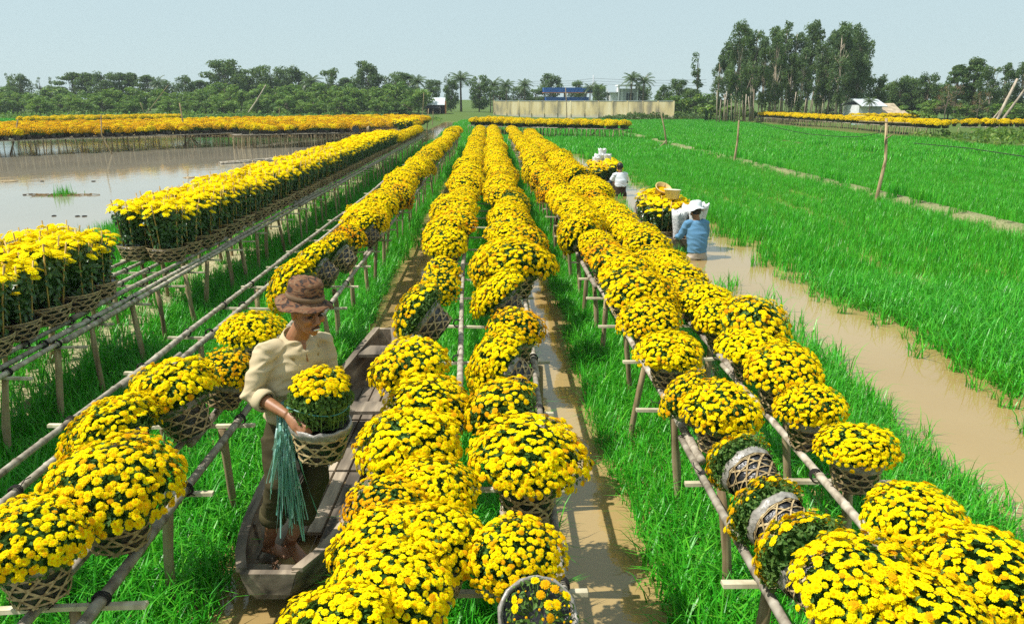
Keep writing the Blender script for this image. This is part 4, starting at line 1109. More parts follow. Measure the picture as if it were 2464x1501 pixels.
for k, px, ty, Y, wd in (('thin', 16, 174, 150, .7), ('round', 45, 179, 148, 1.0), ('thin', 92, 184, 150, .9), ('thin', 121, 182, 150, .7), ('tier', 171, 179, 150, 1.3), ('tier', 207, 182, 149, 1.1), ('round', 248, 174, 146, 1.15), ('tier', 285, 180, 149, 1.1), ('tier', 315, 182, 150, 1.0), ('tier', 352, 184, 148, 1.0), ('round', 395, 190, 149, 1.0), ('round', 443, 182, 147, .9), ('tier', 480, 196, 150, 1.2), ('round', 572, 170, 147, 1.1), ('round', 606, 160, 148, 1.0), ('round', 648, 152, 146, .9), ('round', 697, 160, 148, 1.0), ('round', 725, 172, 149, 1.0), ('tier', 830, 190, 150, 1.0), ('round', 905, 178, 148, 1.0), ('round', 955, 168, 147, .95), ('tier', 975, 180, 150, 1.0), ('round', 1040, 192, 150, 1.0), ('round', 20, 205, 143, 1.2), ('round', 130, 205, 143, 1.2), ('round', 500, 205, 143, 1.2), ('round', 770, 200, 144, 1.2)):
    lab = {'round': 'bushy dark tree rising behind the left orchard', 'tier': 'flat tiered tree rising behind the left orchard', 'thin': 'slender sparse tree rising behind the left orchard'}[k]
    tree(k, px, ty, Y, lab, G1 + ', ' + k, wd, zb=ZL)
tree('round', 533, 143, 140, 'biggest round crowned tree above the left orchard', None, 1.1, zb=ZL)
tree('round', 879, 143, 146, 'tall pointed pale tree standing over the orchard near the shed', None, .75, zb=ZL)
tree('round', 794, 163, 139, 'small dark round headed tree standing clear of the orchard', None, .8, zb=ZL)
for i in range(34):
    px = -20 + i * 31.5 + 14 * math.sin(i * 5.1)
    tree('bush', px, 214 + 9 * math.sin(i * 2.7) + (4 if px < 500 else -6), 128 + 5 * math.sin(i * 3.3), 'leafy orchard tree in the thick row behind the orange beds', 'orchard row behind the pond', 1.25, zb=ZL)
for i in range(24):
    px = -10 + i * 43 + 18 * math.sin(i * 3.7)
    tree('bush', px, 236 + 6 * math.sin(i * 1.9), 118 + 3 * math.sin(i * 2.3), 'low pale orchard shrub along the front of the orchard', 'shrubs in front of the orchard', 1.5, name='orchard_shrub', zb=0.45)
G2 = 'coconut palms along the horizon'
for px, ty, Y in ((750, 172, 143), (375, 178, 146), (1005, 172, 138), (1108, 164, 140), (1187, 182, 142), (1219, 184, 141), (1262, 183, 142), (1420, 194, 150), (1445, 196, 149), (1520, 165, 138), (1549, 171, 137), (1180, 200, 139)):
    tree('palm', px, ty, Y, 'coconut palm rising above the horizon trees', G2, 1.0 + .15 * math.sin(px), zb=.3)
for k, px, ty, Y, wd, lab in (('round', 1153, 176, 136, .8, 'round dark tree beside the left end of the yellow wall'), ('thin', 1074, 174, 142, .7, 'thin half bare tree by the shed'), ('round', 1085, 192, 138, .7, 'dark tree with a white stem behind the shed'), ('round', 1325, 174, 160, .8, 'pale round tree behind the blue roofs'),
                              ('round', 1391, 193, 160, .8, 'low tree behind the blue roof end'), ('round', 1444, 200, 142, .8, 'dark tree between the blue roof and the white house'), ('round', 1205, 205, 150, 1.3, 'dull tree behind the wall corner'), ('round', 1255, 208, 150, 1.3, 'dull bushy tree left of the blue roofs'), ('round', 1545, 205, 142, 1.0, 'bushy tree crowding the white house'), ('round', 1290, 212, 155, 1.3, 'faint tree touching the blue roof'),
                              ('thin', 1683, 122, 118, 1.0, 'tall lone thin crowned tree by the eucalyptus grove'), ('round', 1600, 205, 122, .9, 'leafy tree over the right end of the wall'), ('round', 1635, 190, 120, .9, 'broad tree behind the banana plants'), ('round', 1665, 212, 116, 1.1, 'yellowish tree above the banana plants'), ('bush', 1705, 222, 112, 1.2, 'yellow green bushy tree by the wall end'), ('bush', 1630, 230, 112, 1.2, 'dark leafy bush crowding the wall end')):
    tree(k, px, ty, Y, lab, None, wd)
G3 = 'eucalyptus grove'
for i, (px, ty) in enumerate(((1734, 138), (1760, 105), (1783, 57), (1805, 66), (1826, 64), (1846, 95), (1866, 68), (1880, 84), (1896, 57), (1920, 72), (1938, 120), (1959, 55), (1978, 105), (1990, 92), (2011, 64), (2030, 70), (2043, 58), (2060, 76), (2078, 64), (2092, 88), (2070, 130), (1910, 130), (1816, 120))):
    tree('euc', px, ty, 97 + 6 * math.sin(i * 2.4), 'tall slender eucalyptus in the grove beyond the rice', G3, 0.98)
for i in range(15):
    px = 1745 + i * 23; tree('bush', px, 262 + 8 * math.sin(i * 2.2), 104 + 2 * math.sin(i * 4.0), 'dark undergrowth bush between the eucalyptus trunks', 'undergrowth of the grove', 1.1, name='undergrowth_bush')
r = np.random.default_rng(31)
for i in range(46):                             # slender bare stems of the grove
    px = 1722 + 330 * (i + r.uniform(-.4, .4)) / 46; q = P(px, 296, 94 + r.uniform(-2, 3)); h = r.uniform(2.6, 4.2); b = MB(); l = r.normal(0, .18)
    b.tube([(q.x, q.y, 0.05), (q.x + l * .5, q.y, h * .5), (q.x + l, q.y, h)], [.07, .06, .05], 5)
    tag(b.build('sapling', M['pale_trunk'], smooth=True), 'slender pale sapling standing among the eucalyptus trunks', 'sapling', 'pale saplings in the grove')
for k, px, ty, Y, wd, lab in (('round', 2112, 183, 104, .8, 'dark tree between the grove and the white house'), ('thin', 2130, 173, 112, .9, 'pale slim tree behind the white house'), ('round', 2171, 190, 106, .9, 'dark tree behind the tin roof'), ('round', 2203, 190, 106, .9, 'bushy tree beyond the tin roof'), ('round', 2140, 196, 108, 1.1, 'dull tree rising behind the farmhouse roof'), ('round', 2190, 182, 109, 1.0, 'hazy tree rising behind the banana plants'), ('round', 2265, 195, 107, 1.1, 'hazy bushy tree behind the bare brown one'), ('round', 2237, 176, 104, .75, 'pointed dark tree beyond the bananas'), ('bare', 2284, 205, 88, 1.0, 'bare brown tree beside the withered pile'),
                              ('tier', 2310, 162, 96, .75, 'tiered dark tree beside the bare brown one'), ('tier', 2353, 150, 95, .75, 'taller tiered dark tree at the right edge of the rice'), ('euc', 2396, 156, 92, 1.3, 'olive feathery tree above the leaning trunks'), ('euc', 2431, 156, 92, 1.4, 'broad olive tree behind the leaning trunks'), ('euc', 2470, 150, 92, 1.4, 'olive tree at the far right end of the tree line'), ('bare', 2360, 222, 84, .8, 'brown leafless scrub tree by the leaning trunks'),
                              ('round', 2290, 215, 100, 1.2, 'dull tree behind the bare one'), ('round', 2350, 205, 101, 1.2, 'dull tree behind the tiered pair'), ('round', 2420, 215, 99, 1.2, 'dull tree behind the leaning trunks'), ('bush', 2150, 245, 101, 1.3, 'dark bush behind the tin roofed house'), ('bush', 2250, 240, 98, 1.5, 'dark bush beyond the banana plants'), ('bush', 2330, 250, 92, 1.5, 'dusty bush under the tiered trees'), ('bush', 2400, 250, 90, 1.5, 'dusty bush under the leaning trunks'), ('bush', 2450, 245, 88, 1.5, 'dusty bush at the end of the tree line'), ('bush', 2070, 262, 102, 1.0, 'dark bush beside the white house')):
    tree(k, px, ty, Y, lab, None, wd)
for px, ty, Y, lab in ((1712, 240, 100, 'banana clump at the right end of the yellow wall'), (1765, 246, 99, 'ragged banana clump under the eucalyptus grove'), (1738, 254, 98, 'small banana clump between two bigger ones'), (2205, 258, 82, 'bright banana clump beside the tin roof'), (2232, 264, 81, 'low banana clump beside the bright one')):
    tree('banana', px, ty, Y, lab, None, 1.15)
tree('palm', 2092, 265, 85, 'young stemless palm in front of the white house', None, 1.0, hh=3.0)

# ------------------------------------------------------------------ wall and houses
def m_plaster(name, base, stain, pale, sx=1.0):
    m, nt, out = mat_new(name)
    n1 = tex(nt, 'Noise', 0.9, 8, stretch=(1.2, 1.2, 0.35)); n2 = tex(nt, 'Noise', 4, 8); tc = nt.nodes.new('ShaderNodeTexCoord')
    ge = nt.nodes.new('ShaderNodeNewGeometry')
    for t_ in (n1, n2):
        mp_ = nt.nodes.new('ShaderNodeMapping'); mp_.inputs['Scale'].default_value = (1.2, 1.2, .35) if t_ is n1 else (1, 1, 1)
        nt.links.new(ge.outputs['Position'], mp_.inputs['Vector']); nt.links.new(mp_.outputs['Vector'], t_.inputs['Vector'])
    sp = nt.nodes.new('ShaderNodeSeparateXYZ'); nt.links.new(tc.outputs['Object'], sp.inputs[0])
    c = ramp(nt, n1.outputs['Fac'], [(0.35, stain), (0.52, base), (0.7, pale)])
    low = ramp(nt, math_n(nt, 'ADD', sp.outputs[2], math_n(nt, 'MULTIPLY', n2.outputs['Fac'], 0.9)), [(0.55, (1, 1, 1)), (0.95, (0, 0, 0))])
    c = mixc(nt, low, c, (0.42, 0.40, 0.34))
    principled(nt, out, c, 0.9, 0.15, bump=n2.outputs['Fac'], bump_s=0.3)
    return m
M['wall'] = m_plaster('stained_yellow_plaster', (0.56, 0.46, 0.24), (0.27, 0.24, 0.16), (0.66, 0.58, 0.38))
M['white'] = m_plain('white_plaster', (0.66, 0.68, 0.68), 0.8, 0.2, 0.12, 2)
M['grey'] = m_plain('grey_render', (0.42, 0.45, 0.47), 0.8, 0.2, 0.15, 2)
M['bluetin'] = m_plain('blue_roof_sheet', (0.015, 0.10, 0.38), 0.45, 0.4, 0.2, 3)
M['tin'] = m_plain('corrugated_tin', (0.52, 0.55, 0.57), 0.45, 0.5, 0.15, 3)
M['rusttin'] = m_plain('rusty_tin', (0.40, 0.32, 0.22), 0.7, 0.3, 0.3, 2)
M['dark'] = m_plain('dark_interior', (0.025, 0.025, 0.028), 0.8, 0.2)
M['glass'] = m_plain('dark_pane', (0.05, 0.07, 0.09), 0.12, 0.6, 0.2)
M['orange'] = m_plain('orange_trim', (0.55, 0.20, 0.07), 0.7, 0.2)
A0, A1 = W(1190, 281, .22), W(1620, 287.5, .22)
wall = tag(empty('boundary_wall', tuple(A0)), 'long stained yellow plaster wall with pillars across the far end of the rice', 'wall')
dv = (A1 - A0); Lw = dv.length; ang = math.atan2(dv.y, dv.x); npan = 13; pw = Lw / npan
pm, pl, cp = MB(), MB(), MB()
pm.box((pw / 2, 0, 1.12), (pw - .22, .14, 2.24)); pme = pm.mesh('panel', M['wall'])
pl.box((0, 0, 1.15), (.22, .17, 2.27)); pl.box((0, -.12, .3), (.2, .1, .6)); plm = pl.mesh('pillar', M['wall'])
cp.box((pw / 2, 0, 2.27), (pw - .22, .22, .06)); cpm = cp.mesh('coping', M['grey'])
RW = Matrix.Rotation(ang, 4, 'Z')
for i in range(npan + 1):
    new_obj('pillar', plm, wall, RW @ Matrix.Translation((i * pw, 0, 0)))
    if i < npan:
        new_obj('panel', pme, wall, RW @ Matrix.Translation((i * pw, 0.02, 0))); new_obj('coping', cpm, wall, RW @ Matrix.Translation((i * pw, 0.02, 0)))
sb = MB(); sb.box((0, 4.2, 1.12), (.14, 8, 2.24)); sb.build('panel', M['grey'], wall, matrix=Matrix.Rotation(ang + 0.10, 4, 'Z'))

def house(name, loc, label, cat='building'):
    return tag(empty(name, loc), label, cat)
def part(parent, name, mat, *boxes, rot=None):
    b = MB()
    for c, s in boxes: b.box(c, s, rot)
    return b.build(name, M[mat], parent)
# two-tier blue roof
q = P(1366, 243, 152); k = 152 / FPX
h = house('pavilion', (q.x, 152, -.7), 'building with two stacked blue roof bands behind the yellow wall')
part(h, 'wall', 'white', ((0, 2, 1.4), (22 * k * 6, 4, 2.8)))
part(h, 'lower_roof', 'bluetin', ((-2 * k, 2, 3.35), (100 * k, 6, .9)))
part(h, 'trim', 'orange', ((-2 * k, 2, 2.82), (102 * k, 6.1, .12)))
for x in (-38, -5, 42): part(h, 'column', 'white', ((x * k, 1.0, 4.2), (.5, .5, .8)))
part(h, 'upper_roof', 'bluetin', ((0, 2, 5.05), (114 * k, 7, .85)))
part(h, 'trim', 'orange', ((0, 2, 4.58), (116 * k, 7.1, .10)))
part(h, 'end_panel', 'white', ((57.5 * k, 2, 5.1), (.3, 7.2, 1.0)))
# white framed house
q = P(1509, 243, 140); k = 140 / FPX
h = house('house', (q.x, 140, -.15), 'white box framed house with a gridded window behind the yellow wall')
part(h, 'wall', 'grey', ((0, 1.2, 2.3), (44 * k, 3, 4.6)))
part(h, 'frame', 'white', ((-22 * k, .0, 2.5), (3 * k, 1.6, 5)), ((22 * k, 0, 2.5), (3 * k, 1.6, 5)))
part(h, 'roof', 'white', ((0, .4, 5.12), (50 * k, 3.4, .24)))
wd = part(h, 'window', 'white', ((5 * k, -.34, 3.3), (19 * k, .06, 1.3)))
for i in range(3): part(wd, 'pane', 'glass', (((-1 + i * 6) * k, -.40, 3.3), (4.8 * k, .05, 1.15)))
part(h, 'shutter', 'white', ((-14 * k, -.34, 3.5), (6 * k, .06, 2.2)))
part(h, 'side_roof', 'tin', ((-34 * k, 1.2, 4.0), (20 * k, 4, .12)), rot=Matrix.Rotation(-.0, 3, 'Y'))
part(h, 'side_wall', 'white', ((-32 * k, 1.4, 1.95), (16 * k, 3, 3.9)))
# open shed
q = P(1050, 266, 124); k = 124 / FPX
h = house('shed', (q.x, 124, .45), 'open dark shed with a grey tin roof and brick end wall', 'shed')
part(h, 'roof', 'tin', ((0, .6, 1.95), (40 * k, 2.6, .08)), rot=Matrix.Rotation(.42, 3, 'X'))
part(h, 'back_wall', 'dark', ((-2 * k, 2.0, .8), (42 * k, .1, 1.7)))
part(h, 'end_wall', 'orange', ((21 * k, .9, 1.0), (.12, 2.2, 2.0)))
part(h, 'awning', 'dark', ((-8 * k, -.9, 1.1), (34 * k, 1.2, .06)), rot=Matrix.Rotation(.25, 3, 'X'))
for x in (-22, -6, 10): part(h, 'post', 'post', ((x * k, -1.3, .5), (.1, .1, 1.1)))
# tin roofed farmhouse on the right
q = P(2090, 300, 88); k = 88 / FPX
h = house('farmhouse', (q.x, 88, .2), 'white gabled farmhouse with a lean-to under rusty tin beside the grove', 'house')
part(h, 'wall', 'white', ((0, 2, .95), (54 * k, 4, 1.9)))
part(h, 'gable_wall', 'grey', ((13 * k, -.06, .9), (28 * k, .1, 1.8)))
part(h, 'roof', 'tin', ((0, .2, 2.12), (60 * k, 2.6, .08)), rot=Matrix.Rotation(.28, 3, 'X'))
part(h, 'roof', 'tin', ((0, 3.2, 2.19), (60 * k, 2.6, .08)), rot=Matrix.Rotation(-.28, 3, 'X'))
part(h, 'lean_to_roof', 'rusttin', ((58 * k, 1.8, 1.62), (54 * k, 2.2, .07)), rot=Matrix.Rotation(.40, 3, 'X'))
part(h, 'lean_to_roof', 'rusttin', ((62 * k, -.1, .98), (58 * k, 1.9, .07)), rot=Matrix.Rotation(.34, 3, 'X'))
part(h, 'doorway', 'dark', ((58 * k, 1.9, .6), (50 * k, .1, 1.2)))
for x in (34, 52, 70, 86): part(h, 'post', 'post', ((x * k, -.9, .42), (.09, .09, .86)))
h = tag(MB().build('water_tank', [M['white']]), 'pale turquoise tank box in front of the farmhouse', 'tank'); tk = W(2064, 302, .2)
b = MB(); b.box((tk.x, tk.y, .65), (1.0, .8, .9)); b.box((tk.x, tk.y, 1.13), (1.1, .9, .06)); h.data = b.mesh('water_tank', m_plain('turquoise_paint', (.30, .52, .50), .5))

# ------------------------------------------------------------------ poles, stakes and wires
def stick(name, pts, rad, label, cat, group=None, mat='post', sides=6):
    b = MB(); b.tube(pts, rad, sides); return tag(b.build(name, M[mat], smooth=True), label, cat, group)
def leaning(px0, py0, px1, py1, label, rad=0.03, zb=0.0, group=None, name='stake', mat='post', bendy=0.04):
    """top pixel, foot pixel (on the ground level zb)"""
    f = W(px1, py1, zb); t = P(px0, py0, f.y + .1); f2 = f + (f - t).normalized() * 0.4
    m = f.lerp(t, .5) + Vector((bendy, 0, 0))
    return stick(name, [f2, f, f.lerp(m, .6), m, t], [rad * 1.1, rad * 1.05, rad, rad * .9, rad * .7], label, 'stake', group, mat)
leaning(43, 287, 25, 372, 'leaning weathered stake in the pond before the broad orange bed', .045)
leaning(243, 277, 270, 372, 'bent stake in the pond with a curved foot', .035, bendy=-.25)
leaning(432, 248, 447, 350, 'tall pale stake in the pond beside crossed sticks', .05)
for a in ((475, 318, 440, 352), (452, 325, 478, 348), (447, 310, 470, 352)): leaning(*a, 'broken crossed stick tangled at the foot of the tall pond stake', .035, group='crossed sticks in the pond')
leaning(337, 247, 355, 296, 'slim stake crossing the long thin pole behind the orange bed', .04, .3)
leaning(405, 205, 335, 296, 'long thin slanted pole crossing a slim stake', .045, .3)
for i, a in enumerate(((672, 260, 670, 300), (763, 255, 756, 281), (808, 264, 805, 284), (836, 252, 834, 278), (957, 253, 963, 280), (994, 256, 992, 284), (1020, 222, 1015, 288), (1028, 236, 1025, 270), (1031, 262, 1027, 312), (1042, 268, 1040, 300))):
    leaning(*a, 'thin weathered stake standing up out of the orange beds or the grass beside them', .045, .1, 'stakes about the orange beds')
leaning(1591, 275, 1604, 350, 'crooked field post with a short prop at its foot', .05, 0.1); leaning(1603, 338, 1590, 352, 'short prop leaning on the crooked field post', .04, .1)
leaning(1778, 290, 1767, 388, 'straight pale field post on the grassy bund', .05, 0.1)
fp = leaning(2133, 285, 2108, 482, 'tall crooked field post with a stub branch on the grassy bund', .05, 0.1, bendy=.12)
q = P(2131, 335, W(2108, 482, .1).y); b = MB(); b.tube([(q.x, q.y, q.z), (q.x + .18, q.y, q.z + .12)], [.02, .012], 5); b.build('branch', M['post'], fp)
b = MB(); b.tube([(q.x - .75, q.y, q.z + .45), (q.x + .6, q.y, q.z + .40)], .018, 5); b.build('crossbar', M['post'], fp)
leaning(1361, 212, 1364, 312, 'thin crooked sapling pole rising from the crosswise bed', .045, .0)
leaning(1445, 297, 1418, 335, 'slanted prop under the crosswise bed', .05, .0); leaning(2448, 190, 2390, 306, 'long dead trunk leaning over the weedy bank', .16, .3, mat='pale_trunk', bendy=0)
leaning(2470, 210, 2398, 308, 'second dead trunk leaning beside the long one', .13, .3, mat='pale_trunk', bendy=0); leaning(2440, 215, 2372, 306, 'split dead branch propped beneath the dead trunks', .08, .3, mat='pale_trunk', bendy=.2)
leaning(640, 205, 592, 280, 'dead slanted branch with a frayed top in front of the orchard', .10, .5, mat='pale_trunk', bendy=.1)
q = P(2430, 300, 70)
def wire(pts, rad, label, sag=.0, n=14, mat='lash', group=None, name='hose'):
    out = []
    for a, b in zip(pts[:-1], pts[1:]):
        for i in range(n):
            t = i / n; p = Vector(a).lerp(Vector(b), t); p.z -= sag * 4 * t * (1 - t); out.append(p)
    out.append(Vector(pts[-1])); return stick(name, out, rad, label, 'hose' if name == 'hose' else 'wire', group, mat, 5)
wire([W(1830, 297, .8), W(1940, 322, .42), W(2060, 330, .40), W(2120, 318, .45)], .02, 'black hose sagging over the rice by the field posts', .05)
wire([W(2200, 345, .35), W(2330, 357, .38), W(2470, 378, .42)], .02, 'black hose along the foot of the weedy bank', .0)
for i in range(3): wire([P(960, 196 + i * 6, 170), P(1300, 196 + i * 5, 165), P(1428, 189 + i * 6, 160), P(1700, 192 + i * 7, 150)], .022, 'power line crossing the horizon behind the palms', .25, group='power lines', name='power_line')
for px, ty, Y in ((1428, 181, 160), (928, 186, 150), (1461, 215, 145)): stick('utility_pole', [P(px, 262, Y), P(px, ty, Y)], [.16, .12], 'concrete utility pole standing among the horizon trees', 'pole', 'utility poles', 'grey')

# ------------------------------------------------------------------ weedy bank, dry brush, pond drift
def foliage_heap(name, n, box, size, mat, seed, label, cat, kind=None, shape=1.0):
    r = np.random.default_rng(seed); b = MB(); (x0, y0, z0), (x1, y1, z1) = box
    p = np.c_[r.uniform(x0, x1, n), r.uniform(y0, y1, n), np.zeros(n)]
    hh = 0.35 + .65 * np.abs(vnoise(np.c_[p[:, 0] * .9, p[:, 1] * .9, 0 * p[:, 0] + seed]))
    ed = np.minimum(1, np.minimum(p[:, 0] - x0, x1 - p[:, 0]) / (.25 * (x1 - x0))) ** .5
    p[:, 2] = z0 + (z1 - z0) * hh * ed * r.random(n) ** .5
    b.stamp(*LEAF_T, frame_mats(p, r.normal(0, 1, (n, 3)) + [0, 0, .7], size * r.uniform(.5, 1.4, n), r.uniform(0, 6, n)), np.c_[r.random(n), r.random(n) ** 3 * .9, np.zeros(n)])
    return tag(b.build(name, M[mat]), label, cat, None, kind)
q0, q1 = W(2190, 352, .1), W(2500, 352, .1)
foliage_heap('weeds', 9000, ((28.5, 36, -.05), (46, 57, 1.05)), .30, 'bush_leaf', 3, 'low creeping weeds covering the bank at the right edge of the rice', 'weeds', 'stuff')
foliage_heap('weeds', 5000, ((-90, 100, .2), (-6, 108, 1.5)), .35, 'bush_leaf', 4, 'rough weeds along the foot of the orchard', 'weeds', 'stuff')
foliage_heap('weeds', 2600, ((14, 104, .1), (30, 107, 1.2)), .3, 'tree_leaf', 5, 'rough weeds along the foot of the eucalyptus grove', 'weeds', 'stuff')
c = W(900, 312, .9); r = np.random.default_rng(8); b = MB()
for i in range(420):
    p = np.array([c.x + r.normal(0, 1.0), c.y + r.normal(0, .8), .75 + abs(r.normal(0, .22))]); d = r.normal(0, 1, 3) * [1, 1, .45]; d /= np.linalg.norm(d); l = r.uniform(.25, .7)
    b.tube([tuple(p - d * l / 2), tuple(p + d * l / 2)], .012, 3, (r.random(), r.random() * .5, 0), caps=False)
for s in range(4): b.tube([(c.x - 1.5 + s, c.y - .7, -.5), (c.x - 1.5 + s, c.y - .7, .78)], .03, 5, (.8, .5, 0))
tag(b.build('brush_pile', M['dry_leaf']), 'heap of withered brown stems on the corner of the orange bed', 'brush pile', None)
for i, (px, py) in enumerate(((855, 312), (885, 313))):
    q = W(px, py, .95); li, we, rm = TALL_BASKETS[i]; root = tag(empty('empty_basket', q), 'empty woven basket tipped over by the withered stems', 'basket', 'tipped baskets by the brush'); root.rotation_euler = (1.4, 0, .3 + i)
    bk = new_obj('liner', li, root); new_obj('weave', we, root)
for i, (px, py) in enumerate(((955, 306), (965, 309), (978, 304), (990, 302), (1000, 300), (972, 302), (985, 306))):
    q = W(px, py, 1.05); tall_pot((q.x, q.y, POT_Z + .02), i, i * 1.3, 1.05, 'leafy yellow pot at the end of the orange bed by the withered heap', 'leafy pots by the brush heap', stakes=False)
rk = tag(empty('bed_rack', W(960, 320, 0)), 'small slatted rack under the leafy pots by the withered heap', 'rack', None); iv = Matrix.Translation(-rk.location)
a0, a1 = W(935, 318, .75), W(1012, 303, .75)
for i in range(14):
    p = a0.lerp(a1, i / 13); new_obj('post', POSTS_THIN[i % 8], rk, iv @ Matrix.Translation((p.x, p.y - .2, .74)))
    o = new_obj('pole', POLES[i % 6], rk, iv @ Matrix.Translation((p.x - .3, p.y - .4, .75)) @ Matrix.Diagonal((1, .45, 1, 1)))
# floating bamboo, grass islet, drift
for i, (x0, y0, x1, y1) in enumerate(((527, 392, 800, 371), (530, 394, 700, 384), (640, 384, 830, 368))):
    a, bb = W(x0, y0, .02), W(x1, y1, .03); stick('bamboo_pole', [a, a.lerp(bb, .5) + Vector((0, .1, 0)), bb], [.045, .04, .035], 'bamboo pole floating on the pond below the orange beds', 'pole', 'floating bamboo poles', 'pole')
q = W(145, 470, 0); r = np.random.default_rng(2); b = MB()
for i in range(260):
    p = np.array([q.x + r.normal(0, .30), q.y + r.normal(0, .22), -.02]); hh = r.uniform(.05, .42) * math.exp(-((p[0] - q.x - .15) / .25) ** 2) + .03; a = r.uniform(0, 6.28); l = r.uniform(0, .5) * hh
    w_ = .012; s_ = np.array([-math.sin(a), math.cos(a), 0]) * w_; t_ = p + [math.cos(a) * l, math.sin(a) * l, hh]
    b.add([p - s_, p + s_, t_], [(0, 1, 2)], (r.random(), r.random() * .6, 0))
isl = b.build('grass_islet', M['rice']); tag(isl, 'tiny islet of grass and rotting stalks floating in the pond', 'grass clump')
b = MB()
for i in range(90):
    d = r.normal(0, 1, 2); d /= np.linalg.norm(d); p = np.array([q.x + r.normal(0, .45), q.y + r.normal(0, .12), .012]); b.tube([(p[0] - d[0] * .15, p[1] - d[1] * .05, .01), (p[0] + d[0] * .15, p[1] + d[1] * .05, .03)], .009, 3, (r.random(), .3, 0), caps=False)
b.build('stalks', M['dry_leaf'], isl)
for i, (px, py, s) in enumerate(((22, 437, .5), (458, 428, .4), (102, 437, .12), (225, 437, .15), (75, 468, .15), (186, 521, .12), (202, 521, .12), (130, 520, .1), (60, 470, .12))):
    q = W(px, py, 0.0); r = np.random.default_rng(i + 50); b = MB(); n = 9
    ring = [(q.x + s * .5 * math.cos(2 * math.pi * k / n) * r.uniform(.6, 1.3), q.y + s * .5 * math.sin(2 * math.pi * k / n) * r.uniform(.6, 1.3)) for k in range(n)]
    b.loft([[(x, y, -.02) for x, y in ring], [(x, y, .015) for x, y in ring], [(q.x + (x - q.x) * .6, q.y + (y - q.y) * .6, .04 * s + .02) for x, y in ring]])
    tag(b.build('driftwood', M['post' if s > .3 else 'dark']), 'pale scrap of drift floating on the pond' if s > .3 else 'small dark scrap floating on the pond', 'driftwood', 'pale pond drift' if s > .3 else 'dark pond drift')

# ------------------------------------------------------------------ boats
def lerp_tab(tab, t):
    return float(np.interp(t, [a for a, _ in tab], [b for _, b in tab]))
def boat(name, loc, label, L, wtab, gtab, btab, planks=True, seed=0, thwarts=(), group=None, rot=0.0):
    r = np.random.default_rng(seed); root = tag(empty(name, loc), label, 'boat', group); root.rotation_euler.z = rot
    ys = np.unique(np.concatenate([np.linspace(0, L, 25), [0.04, 0.1, L - .05]])); h = MB(); rings = []
    th = 0.026
    for y in ys:
        w, g, b = lerp_tab(wtab, y), lerp_tab(gtab, y), lerp_tab(btab, y)
        j = lambda: r.uniform(-.004, .004)
        o = [(-w, g), (-w * .93, g * .55 + b * .45), (-w * .74, b + .035), (-w * .5, b), (w * .5, b), (w * .74, b + .035), (w * .93, g * .55 + b * .45), (w, g)]
        i_ = [(w - th, g), (w * .93 - th, g * .55 + b * .45), (w * .74 - th, b + .035 + th), (w * .5 - th, b + th), (-w * .5 + th, b + th), (-w * .74 + th, b + .035 + th), (-w * .93 + th, g * .55 + b * .45), (-w + th, g)]
        rings.append([(x + j(), y, z + j()) for x, z in o + i_])
    h.loft(rings, caps=True); hull = h.build('hull', M['boat'], root)
    def rail(sgn):
        b = MB(); n = 22; rg = []
        for y in np.linspace(0.02, L - .02, n):
            w, g = lerp_tab(wtab, y) * sgn, lerp_tab(gtab, y); a, c = w + sgn * .018, w - sgn * .040
            rg.append([(a, y, g - .012), (a, y, g + .014), (c, y, g + .016), (c, y, g - .010)] if sgn > 0 else [(c, y, g - .010), (c, y, g + .016), (a, y, g + .014), (a, y, g - .012)])
        b.loft(rg); b.build('gunwale', M['boat'], root)
    rail(1); rail(-1)
    for y0, sg in ((0.0, -1), (L, 1)):            # end boards
        w, g, b_ = lerp_tab(wtab, y0), lerp_tab(gtab, y0), lerp_tab(btab, y0); b = MB()
        rg = [[(-w * .98, y, g - .004), (-w * .72, y, b_ + .03), (w * .72, y, b_ + .03), (w * .98, y, g - .004)] for y in (y0 + sg * .012, y0 - sg * .03)]
        b.loft(rg); b.build('end_board', M['boat'], root)
    if planks:
        for k in range(6):
            x0 = -0.30 + k * 0.103; segs = [(0.42, 1.55), (1.58, 2.5), (2.53, 3.3)]
            for a, c in segs:
                w = min(lerp_tab(wtab, a), lerp_tab(wtab, c)) * .86
                xa, xb = max(x0, -w), min(x0 + .094, w)
                if xb - xa < .03 or (k in (2, 3) and a < .5): a = max(a, .72)
                if xb - xa < .03: continue
                b = MB(); z = .085 + r.uniform(-.004, .004); dz = r.uniform(-.003, .003)
                b.loft([[(xa, y, z - .011 + dz * q), (xb, y, z - .011), (xb - .004, y, z + .011), (xa + .004, y, z + .011 + dz * q)] for q, y in ((0, a), (1, c))])
                b.build('floorboard', M['boat'], root)
        for y in np.arange(.62, L - .4, .62):
            w, g, b_ = lerp_tab(wtab, y), lerp_tab(gtab, y), lerp_tab(btab, y)
            for sg in (-1, 1):
                b = MB(); pts = [(sg * w * .60, b_ + .07), (sg * w * .80, b_ + .10), (sg * (w * .93 - .03), g * .55 + b_ * .45), (sg * (w - .035), g - .03)]
                b.loft([[(x - .018, y - .02, z), (x + .018, y - .02, z), (x + .018, y + .02, z), (x - .018, y + .02, z)] for x, z in pts]); b.build('rib', M['boat'], root)
    for y, wd, z in thwarts:
        w = lerp_tab(wtab, y) - .03; b = MB()
        b.loft([[(-w, y - wd / 2, z - .014), (-w, y + wd / 2, z - .014), (-w, y + wd / 2, z + .014), (-w, y - wd / 2, z + .014)], [(w, y - wd / 2 + .02, z - .014), (w, y + wd / 2 - .01, z - .014), (w, y + wd / 2 - .01, z + .014), (w, y - wd / 2 + .02, z + .014)]])
        b.build('thwart', M['boat'], root)
    return root
BW = [(0, .15), (.15, .215), (.5, .30), (1.1, .36), (2.1, .36), (3.0, .28), (3.7, .16), (4.05, .09)]
